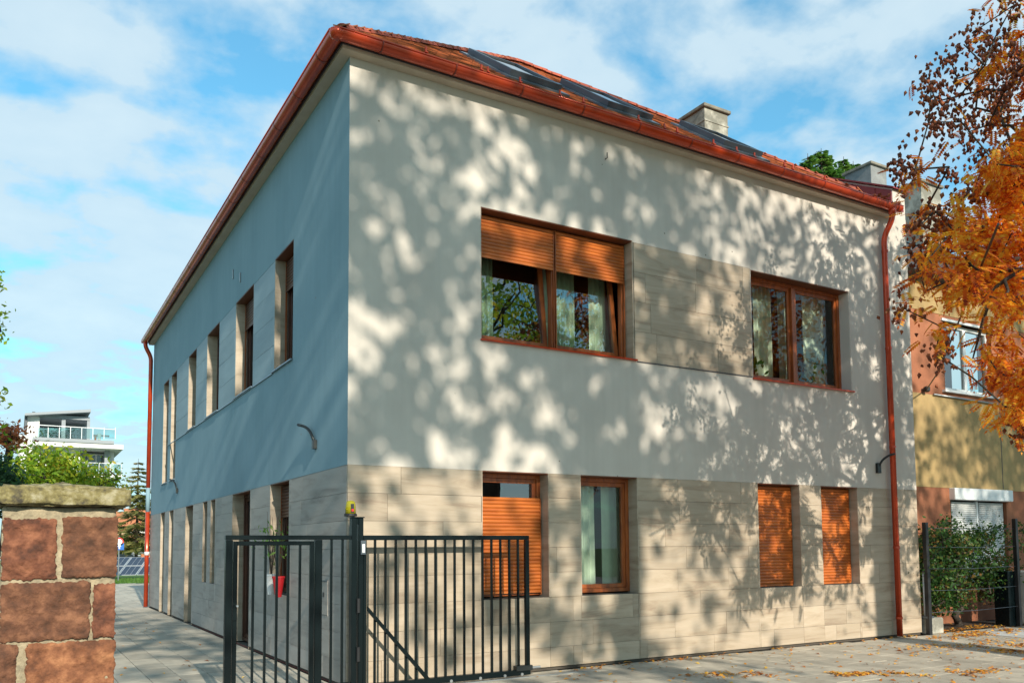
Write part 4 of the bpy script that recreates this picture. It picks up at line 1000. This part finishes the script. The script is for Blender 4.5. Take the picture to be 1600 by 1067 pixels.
c = atY(213, 860, 57); spruce('spruce_tree', 'thin brownish spruce beyond the car park beside the house corner', c[0], 57, 0, atY(213, 716, 57)[2], 2.9, M['Lneedle'], 71, 20, 1.1, .26, .32)
for k, (px, py, w, sd, lab) in enumerate([(1283, 232, 1.5, 72, 'green spruce top rising behind the red roof'), (1262, 240, 1.1, 73, 'slimmer spruce top left of the tallest one behind the roof'), (1318, 245, .8, 74, 'thin spruce tip nearest the grey chimney'), (1333, 252, .7, 75, 'outermost thin spruce tip beside the grey chimney')]):
    c = atY(px, py, 14); spruce('spruce_tree', lab, c[0], 14, 0, c[2], w*5.5, M['Lneedleg'], sd, 15, 2.6, .86, .26)

# bush in the neighbour's front garden
r_ = np.random.default_rng(81); cl = [q for q in ellipsoid_clusters((12.9, .45, 1.12), (1.65, .5, 1.0), 290, r_, .2, 1.3)]
cl += [np.array([r_.uniform(13.2, 14.8), r_.uniform(.0, .5), r_.uniform(1.0, 2.0)]) for _ in range(40)]+[np.array([r_.uniform(10.95, 11.8), r_.uniform(-.1, .3), r_.uniform(1.1, 1.9)]) for _ in range(18)]
grow('garden_bush', 'loose rose bush with green and rusty leaves in front of the terracotta wall', (12.9, .5, 0), (12.8, .5, .45), cl, .07, [M['bark']], simple_leaves(34, .11, .075, M['Lbush'], asp=.6), seed=82, cat='bush', rtip=.004, seg=.3)

# ================================================================== NEIGHBOUR BUILDING
NY = 1.0
nb = empty('neighbour_house', (18, NY, 0), 'older ochre and terracotta rendered house with slate roof at right', 'house')
NO = [(13.62, 15.42, 4.92, 6.42), (13.62, 15.72, .75, 2.80)]
def nwall(name, z0, z1, mt, x0=11.0, x1=30, d=0):
    mb = MB()
    for r in cellrects(x0, x1, z0, z1, NO): mb.box(r[0], r[1], NY+d, NY+.35, r[2], r[3])
    return mb.build(name, mt, nb)
nwall('ground_floor_wall', 0, 2.83, M['terra'], d=.01); nwall('ochre_band', 2.83, 4.78, M['ochre']); nwall('upper_wall', 4.78, 6.55, M['terra'], d=.01); nwall('upper_band', 6.55, 7.35, M['ochre'])
MB().box(15.60, 15.618, NY-.004, NY+.02, 2.86, 4.78).build('render_joint', M['darkfas'], nb)
w = frame_mb('F', 13.64, 15.40, 4.94, 6.40, .07, NY+.10, NY+.18).box(14.48, 14.58, NY+.10, NY+.18, 5.01, 6.33).build('window', M['pvc'], nb)
MB().quad((13.71, NY+.13, 5.01), (15.33, NY+.13, 5.01), (15.33, NY+.13, 6.33), (13.71, NY+.13, 6.33)).build('pane', M['glass'], w)
MB().box(13.50, 15.52, NY-.07, NY+.12, 4.87, 4.92).build('sill', M['pvc'], w); MB().box(13.55, 15.5, NY-.03, NY+.10, 6.42, 6.47).build('head_trim', M['pvc'], w)
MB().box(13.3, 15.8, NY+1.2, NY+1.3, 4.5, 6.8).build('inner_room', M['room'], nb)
V = []; 
w = frame_mb('F', 13.64, 15.70, .77, 2.55, .06, NY+.08, NY+.16).build('window', M['pvc'], nb)
MB().box(13.60, 15.78, NY-.12, NY+.05, 2.58, 2.83).build('shutter_box', M['pvc'], w, bevel=.01)
MB().box(14.63, 14.69, NY+.05, NY+.10, .8, 2.57).build('centre_guide', M['pvc'], w)
sm = curved_slat(.90, .043); sm.materials.append(M['shutw'])
for xc in (14.17, 15.17):
    for k in range(40):
        o = bpy.data.objects.new('slat', sm); COL.objects.link(o); o.parent = w; o.location = Vector((xc, NY+.06, 2.55-.0225-k*.0445))
MB().prism([(11.0, NY-.35, 7.55), (11.0, NY-.35, 7.70), (11.0, NY+6, 11.2), (11.0, NY+6, 11.0)], (19, 0, 0)).build('roof', M['darkfas'], nb, auto=True)
MB().box(11.0, 30, NY-.30, NY-.001, 7.25, 7.53).build('eave_box', M['darkfas'], nb)
mb = MB(); a_, b__ = Vector((0, NY-.37, 7.705)), Vector((0, NY+6, 11.22)); vv = (b__-a_); Ls = vv.length; vv.normalize(); nn = Vector((0, -vv.z, vv.y))
rw = 0; s = 0
while s < Ls-.3:
    x = 11.0+(.17 if rw % 2 else 0)
    while x < 22:
        j = random.uniform(0, .006); p0 = a_+vv*s+nn*(.02+j); p1 = a_+vv*(s+.30)+nn*.004
        mb.prism([Vector((x, p0.y, p0.z)), Vector((x+.33, p0.y, p0.z)), Vector((x+.33, p1.y, p1.z)), Vector((x, p1.y, p1.z))], -nn*.012); x += .34
    s += .27; rw += 1
mb.build('slates', M['slate'], nb, kind='stuff')
p = atY(1449, 300, 3.0); q = atY(1470, 300, 3.0); l_ = atY(1428, 300, 3.0)
chimney(p[0]-.25, q[0], 3.0, 4.0, 8.6, atY(1449, 284, 3.0)[2], M['chim'], nb, .06)
p = atY(1361, 270, 4.0); q = atY(1385, 270, 4.0)
chimney(p[0], q[0], 4.0, 4.8, 8.8, atY(1361, 253, 4.0)[2], M['chimg'], nb, .06)
MB().box(11.0, 30, NY+.36, NY+.5, 0, 4.0).build('inner_partition', M['room'], nb)
# insulator, conduit and cables on the neighbour wall
ins = empty('cable_bracket', (12.52, NY-.06, 4.78), 'dark round cable anchor with pale conduit on the ochre wall', 'cable bracket')
c0 = atY(1448, 608, NY-.08); MB().lathe([(.03, -.06), (.065, -.04), (.065, .04), (.03, .06)], tuple(c0), 12).build('anchor', M['black'], ins)
c1 = atY(1459, 616, NY-.03); c2 = atY(1562, 632, NY-.03); MB().tube([tuple(c1), tuple(c2)], .02, 8).build('conduit', M['galv'], ins, smooth=True)
e1 = atY(1497, 530, -1.5); e2 = atY(1560, 350, -5.5); MB().tube([tuple(c0), tuple(c0*.7+e2*.3+np.array([0, 0, -.15])), tuple(e2)], .012, 6).build('overhead_cable', M['black']); tag(bpy.data.objects['overhead_cable'], 'thin black cable rising from the wall anchor through the autumn tree', 'cable')
# garden fence, posts and block
fn = empty('garden_fence', (12.4, -.1, 0), 'low wire garden fence with dark posts in front of the bush', 'fence')
MB().box(10.995, 11.075, -.14, -.06, 0.0, 2.05).build('fence_post', M['black'], fn, bevel=.005); MB().box(13.95, 14.03, -.14, -.06, 0, 2.15).build('fence_post', M['black'], fn, bevel=.005)
for z in (.4, .8, 1.2, 1.6, 1.95): MB().tube([(11.05, -.1, z), (12.5, -.1, z-.02), (14.0, -.1, z)], .004, 5).build('wire', M['greymetal'], fn)
o = MB().box(13.75, 14.12, -.05, .25, 0, 1.1).build('utility_cabinet', M['gate'], bevel=.01); tag(o, 'dark teal cabinet at the foot of the right fence post', 'cabinet')
o = MB().box(14.35, 15.3, -.3, .1, 0, 1.1).build('gate_pier', M['concrete'], bevel=.03); tag(o, 'pale concrete garden pier at the right edge of the photo', 'pier')
blk = empty('concrete_block', (11.25, -.02, 0), 'pale concrete block with thin white pipe at the house corner', 'block')
MB().box(11.02, 11.46, -.12, .25, 0, .30).build('block', M['chim'], blk, bevel=.025); MB().tube([(11.05, -.02, .30), (11.05, -.02, 1.15)], .022, 10).build('pipe', M['pvc'], blk, smooth=True); MB().box(10.99, 11.2, -.1, .05, .30, .335).build('pipe_foot', M['greymetal'], blk)
o = sheet('garden_bed', M['soil'], 11.0, 14.5, .02, NY, .012)
cs = MB().box(11.9, 15.5, -1.9, -.45, -.02, .008).build('driveway_slab', M['concrete']); cs['kind'] = 'structure'

# fallen leaves on the ground (drifts and singles)
pts = []
r_ = np.random.default_rng(91)
def drift(x0, y0, x1, y1, w, n):
    n = int(n*1.5); u = r_.uniform(0, 1, n); x = x0+(x1-x0)*u+r_.normal(0, w, n); y = y0+(y1-y0)*u+r_.normal(0, w*1.4, n)
    kk = np.array([noise.noise(Vector((a*1.7, b*2.3, 3.3)))+.5*noise.noise(Vector((a*5, b*5, 1))) > -.08 for a, b in zip(x, y)]); x, y = x[kk], y[kk]
    for a, b in zip(x, y): pts.append((a, b, .004+abs(r_.normal(0, .006))))
drift(5.4, -2.15, 6.9, -3.1, .07, 420); drift(6.9, -3.1, 8.2, -3.6, .10, 260); drift(4.0, -1.2, 5.4, -2.1, .10, 120); drift(3.0, -.15, 10.8, -.08, .06, 150)
drift(10.3, -.7, 13.6, -.35, .10, 500); drift(9.6, -2.2, 12.5, -2.1, .14, 520); drift(8.6, -1.3, 11.5, -1.5, .22, 220); drift(11.2, .1, 13.8, .3, .12, 350)
for _ in range(620):
    x, y = r_.uniform(2.3, 14), r_.uniform(-4.5, -.05); pts.append((x, y, .004))
for _ in range(40): pts.append((r_.uniform(-2.4, -.1), r_.uniform(1, 12), .004))
tag(scatter_leaves('fallen_leaves', pts, .040, M['Lfall'], .22, 92), 'orange and yellow leaves fallen in drifts over the pavement', 'leaves', kind='stuff')

# ================================================================== BEHIND THE YARD
lawn = sheet('lawn', M['grass'], -60, 60, 36.5, 68, -.02)
r_ = np.random.default_rng(95); n = 6000; b = np.stack([r_.uniform(-1, 6, n), r_.uniform(36.5, 44, n), np.full(n, -.02)], 1); d = np.stack([r_.normal(0, .03, n), r_.normal(0, .03, n), r_.uniform(.08, .16, n)], 1); s = np.stack([r_.normal(0, .01, n), r_.normal(0, .01, n), np.zeros(n)], 1)
V = np.stack([b-s, b+s, b+d], 1).reshape(-1, 3); i = np.arange(n)*3; tag(link('grass', npmesh('grass', V, np.stack([i, i+1, i+2], 1)), M['blade']), 'bright green grass strip in front of the solar panels', 'grass', kind='stuff')
# solar array
sa = empty('solar_array', (3.3, 44, 0), 'tilted ground mounted solar panel rows on the lawn beyond the yard', 'solar panels')
x_ = -2.0
tilt = [(0, 44.0, .22), (0, 46.2, 1.22)]
k = 0
while x_ < 8.6:
    for r0, r1 in ((0, .485), (.515, 1.0)):
        y0, z0 = 44.0+2.2*r0, .22+1.0*r0; y1, z1 = 44.0+2.2*r1, .22+1.0*r1; sh0, sh1 = .9*r0, .9*r1
        MB().prism([(x_+sh0, y0, z0), (x_+sh0+.92, y0, z0), (x_+sh1+.92, y1, z1), (x_+sh1, y1, z1)], (0, .015, -.035)).build('solar_panel', M['alu'], sa, auto=True)
        for c0_, c1_ in ((.04, .31), (.325, .60), (.615, .88)):
            a = MB().quad((x_+sh0+c0_, y0+.03, z0+.016), (x_+sh0+c1_, y0+.03, z0+.016), (x_+sh1+c1_, y1-.03, z1-.010), (x_+sh1+c0_, y1-.03, z1-.010))
            a.build('cell_strip', M['panel'], sa)
    x_ += .96; k += 1
for x in (-1.5, 1, 3.5, 6, 8): MB().box(x, x+.06, 44.3, 44.36, -.02, .35).box(x+.7, x+.76, 45.9, 45.96, -.02, 1.05).build('support', M['galv'], sa)
# signs
c = atY(186, 850, 40)
sg_ = empty('road_sign', (c[0], 40, 0), 'round red ringed sign above a small blue sign with a white arrow', 'road sign')
MB().tube([(c[0], 40, 0), (c[0], 40, atY(186, 838, 40)[2])], .03, 8).build('pole', M['galv'], sg_)
cz = atY(186, 846, 40)[2]; MB().prism([(c[0]+.22*math.cos(q), 39.95, cz+.22*math.sin(q)) for q in [2*math.pi*k/24 for k in range(24)]], (0, .01, 0)).build('disc', M['signr'], sg_, auto=True)
MB().prism([(c[0]+.15*math.cos(q), 39.94, cz+.15*math.sin(q)) for q in [2*math.pi*k/24 for k in range(24)]], (0, .005, 0)).build('disc_face', M['signw'], sg_, auto=True)
bz = atY(186, 853, 40)[2]; MB().box(c[0]-.2, c[0]+.24, 39.95, 39.96, bz-.2, bz+.16).build('blue_plate', M['signb'], sg_)
MB().prism([(c[0]-.02, 39.94, bz-.14), (c[0]+.05, 39.94, bz-.14), (c[0]+.05, 39.94, bz+.0), (c[0]+.11, 39.94, bz+.0), (c[0]+.015, 39.94, bz+.12), (c[0]-.08, 39.94, bz+.0), (c[0]-.02, 39.94, bz+.0)], (0, .004, 0)).build('arrow', M['signw'], sg_, auto=True)
# parked car
def car(x, y, z, label):
    t = empty('parked_car', (x, y, z), label, 'car')
    prof = [(-2.1, .35), (-2.15, .75), (-1.95, .95), (-1.0, 1.05), (-.3, 1.45), (.8, 1.5), (1.5, 1.38), (1.98, 1.0), (2.1, .85), (2.08, .35)]
    MB().prism([(x+a, y-.85, z+b) for a, b in prof], (0, 1.7, 0)).build('body', M['carp'], t, bevel=.05)
    MB().prism([(x+a, y-.86, z+b) for a, b in [(-.85, 1.06), (-.25, 1.38), (.25, 1.42), (.25, 1.05)]], (0, -.01, 0)).build('side_window', M['carglass'], t, auto=True)
    MB().prism([(x+a, y-.86, z+b) for a, b in [(.33, 1.05), (.33, 1.42), (.85, 1.42), (1.35, 1.30), (1.6, 1.06)]], (0, -.01, 0)).build('side_window', M['carglass'], t, auto=True)
    for wx in (-1.35, 1.35):
        w = MB().tube([(x+wx, y-.9, z+.33), (x+wx, y-.68, z+.33)], .33, 20).build('wheel', M['rubber'], t); MB().tube([(x+wx, y-.915, z+.33), (x+wx, y-.9, z+.33)], .2, 14).build('rim', M['alu'], w)
    MB().box(x+2.0, x+2.11, y-.8, y-.5, z+.78, z+.92).build('tail_light', M['signr'], t); MB().box(x-2.14, x-2.0, y-.8, y-.5, z+.65, z+.78).build('headlight', M['pvc'], t)
c = atY(216, 866, 76); car(c[0]-2.0, 76, -.03+.0, 'silver grey hatchback parked on the far road behind the solar panels')
c = atY(231, 866, 79); MB().box(c[0]-.6, c[0]+.6, 79, 79.4, 0, 1.25).build('construction_barrier', M['orroof'], bevel=.02); tag(bpy.data.objects['construction_barrier'], 'small orange barrier right of the parked car', 'barrier')
gr = empty('guard_fence', (8, 92, 0), 'low pale grey fence behind the far road', 'fence')
for z in (.7, 1.0, 1.3): MB().box(-20, 40, 92, 92.06, z, z+.12).build('rail', M['agrey'], gr)
for x in range(-20, 41, 3): MB().box(x, x+.12, 92.06, 92.16, 0, 1.5).build('fence_post', M['agrey'], gr)
# houses beyond
def bghouse(x0, x1, y, zw, zr, wallm, label, wins, dep=9):
    t = empty('distant_house', ((x0+x1)/2, y, 0), label, 'house')
    MB().box(x0, x1, y, y+dep, 0, zw).build('wall', wallm, t)
    ym = y+dep/2; MB().prism([(x0-.4, y-.5, zw-.1), (x0-.4, ym, zr), (x0-.4, y+dep+.5, zw-.1)], (x1-x0+.8, 0, 0)).build('roof', M['orroof'], t, auto=True)
    for (a, b_, c_, d_) in wins:
        w = MB().box(a-.08, b_+.08, y-.05, y-.01, c_-.08, d_+.08).build('window', M['pvc'], t); MB().box(a, b_, y-.07, y-.051, c_, d_).build('pane', M['aglass'], w)
a = atY(180, 870, 110); b_ = atY(214, 870, 110)
bghouse(a[0]-8, b_[0]-1, 110, 4.2, 6.8, M['yell'], 'low yellow house with orange roof left of the spruce trunk', [(a[0]+.5, a[0]+1.8, 1.6, 3.0)])
bghouse(b_[0], b_[0]+11, 118, 4.6, 7.6, M['awhite'], 'white house with orange roof right of the spruce trunk', [(b_[0]+1.5, b_[0]+2.7, 1.8, 3.2), (b_[0]+4, b_[0]+5.2, 1.8, 3.2)])
bghouse(a[0]-4, b_[0]+6, 100, 2.2, 3.6, M['yell'], 'nearest low outbuilding with orange roof behind the parked car', [])
for k, (px, sd) in enumerate([(188, 101), (203, 102), (222, 103), (236, 104)]):
    c = atY(px, 866, 96); r2 = np.random.default_rng(sd); cl = ellipsoid_clusters((c[0], 96, 2.0), (1.2, 1.0, 1.2), 30, r2, .2)
    grow('hedge_shrub', ['olive shrub left of the spruce trunk behind the far road', 'darker round shrub just left of the spruce trunk', 'olive shrub just right of the spruce trunk', 'shrub touching the red downpipe in view, behind the far road'][k], (c[0], 96, 0), (c[0], 96, .8), cl, .1, [M['bark']], simple_leaves(30, .3, .22, M['Lgreen']), seed=sd, cat='shrub')

# modern white apartment building
AY = 62.0
ab = empty('apartment_building', (atY(110, 700, AY)[0], AY, 0), 'white modern apartment block with terraces and glass balcony railings', 'building')
def K(cx, cy, Y=AY): p = atY(cx/6.154, 600+cy/6.154, Y); return p[0], p[2]
def abox(name, cx0, cx1, cy0, cy1, y0, y1, mt, parent=None, **k):
    xa, za = K(cx0, cy0); xb, zb_ = K(cx1, cy1); zt_ = K((cx0+cx1)/2, cy0)[1]; zbm = K((cx0+cx1)/2, cy1)[1]
    return MB().box(xa, xb, AY+y0, AY+y1, zbm, zt_).build(name, mt, parent or ab, **k)
abox('lower_body', 175, 730, 560, 2200, .0, 9, M['awhite']); abox('lower_body', 730, 1100, 640, 770, 1.6, 9, M['agrey']); abox('lower_body', 730, 1080, 905, 2200, 1.2, 9, M['agrey']); abox('lower_body', 1052, 1100, 640, 900, .6, 1.59, M['awhite'])
abox('roof_slab', 310, 1170, 578, 622, -1.2, 9.05, M['awhite']); abox('roof_edge', 310, 1080, 545, 575, -1.3, 9.1, M['agrey'])
abox('parapet', 150, 330, 490, 570, .05, 8, M['awhite']); abox('penthouse_wall', 265, 378, 285, 545, 1.0, 8, M['awhite']); abox('penthouse_back', 378, 870, 300, 545, 3.4, 8, M['agrey'])
abox('penthouse_pillar', 600, 632, 318, 545, 1.0, 1.4, M['agrey']); abox('penthouse_pillar', 848, 872, 318, 545, 1.0, 1.4, M['agrey'])
abox('penthouse_lintel', 378, 872, 285, 318, .95, 3.3, M['agrey'])
xa, za = K(238, 290); xb, zb_ = K(876, 252)
MB().prism([(xa, AY+.2, za-.05), (xb, AY+.2, zb_-.1), (xb, AY+.2, zb_+.12), (xa, AY+.2, za+.12)], (0, 8.5, 0)).build('penthouse_roof', M['agrey'], ab, auto=True)
abox('roof_vent', 315, 345, 228, 262, 2, 2.4, M['adark'])
w = abox('window', 490, 590, 350, 440, 3.3, 3.39, M['adark']); abox('pane', 500, 570, 370, 435, 3.25, 3.29, M['aglass'], w)
w = abox('window', 632, 850, 350, 440, 3.3, 3.39, M['adark']); abox('pane', 665, 800, 390, 435, 3.25, 3.29, M['aglass'], w)
w = abox('window', 413, 608, 630, 765, -.04, -.005, M['pvc']); abox('pane', 425, 600, 645, 755, -.07, -.041, M['aglass'], w); abox('blind', 430, 595, 645, 690, -.09, -.071, M['agrey'], w)
w = abox('balcony_door', 850, 1005, 655, 870, 1.5, 1.59, M['pvc']); abox('pane', 862, 925, 668, 865, 1.45, 1.49, M['aglass'], w); abox('pane', 950, 1000, 668, 865, 1.45, 1.49, M['aglass'], w)
abox('loggia_wall', 731, 850, 640, 872, 1.5, 1.59, M['agrey']); abox('loggia_pillar', 1008, 1046, 622, 872, .0, .5, M['agrey'])
abox('balcony_slab', 731, 1157, 872, 908, -1.0, 1.58, M['awhite'])
def railing(cx0, cx1, cyt, cyb, y, n):
    g = abox('handrail', cx0, cx1, cyt, cyt+6, y, y+.05, M['alu'])
    for k in range(n):
        a, b__ = cx0+(cx1-cx0)*k/n, cx0+(cx1-cx0)*(k+1)/n
        abox('glass_panel', a+5, b__-5, cyt+12, cyb-4, y+.02, y+.035, M['rail'], g); abox('baluster', b__-2, b__+1, cyt+6, cyb, y+.0, y+.05, M['alu'], g)
railing(352, 1095, 428, 543, -1.1, 7); railing(731, 1155, 766, 872, -.95, 4)
abox('side_parapet', 940, 1100, 428, 443, 4, 4.3, M['adark'])
o = abox('gutter_pipe', 240, 262, 285, 420, .8, .95, M['adark'])
for (cx0, cx1, cy0, cy1, mt, lab) in [(900, 925, 500, 545, 'orroof', 'terracotta tub on the top terrace of the white block'), (930, 968, 485, 545, 'awhite', 'white tub beside the terracotta one on the top terrace'), (735, 762, 820, 870, 'adark', 'dark planter at the left end of the lower balcony')]:
    xa, za = K(cx0, cy0); xb, zb_ = K(cx1, cy1)
    o = MB().lathe([((xb-xa)*.35, 0), ((xb-xa)*.5, za-zb_)], ((xa+xb)/2, AY-.5, zb_), 12).build('planter', M[mt]); tag(o, lab, 'planter')
print('done', len(bpy.data.objects))
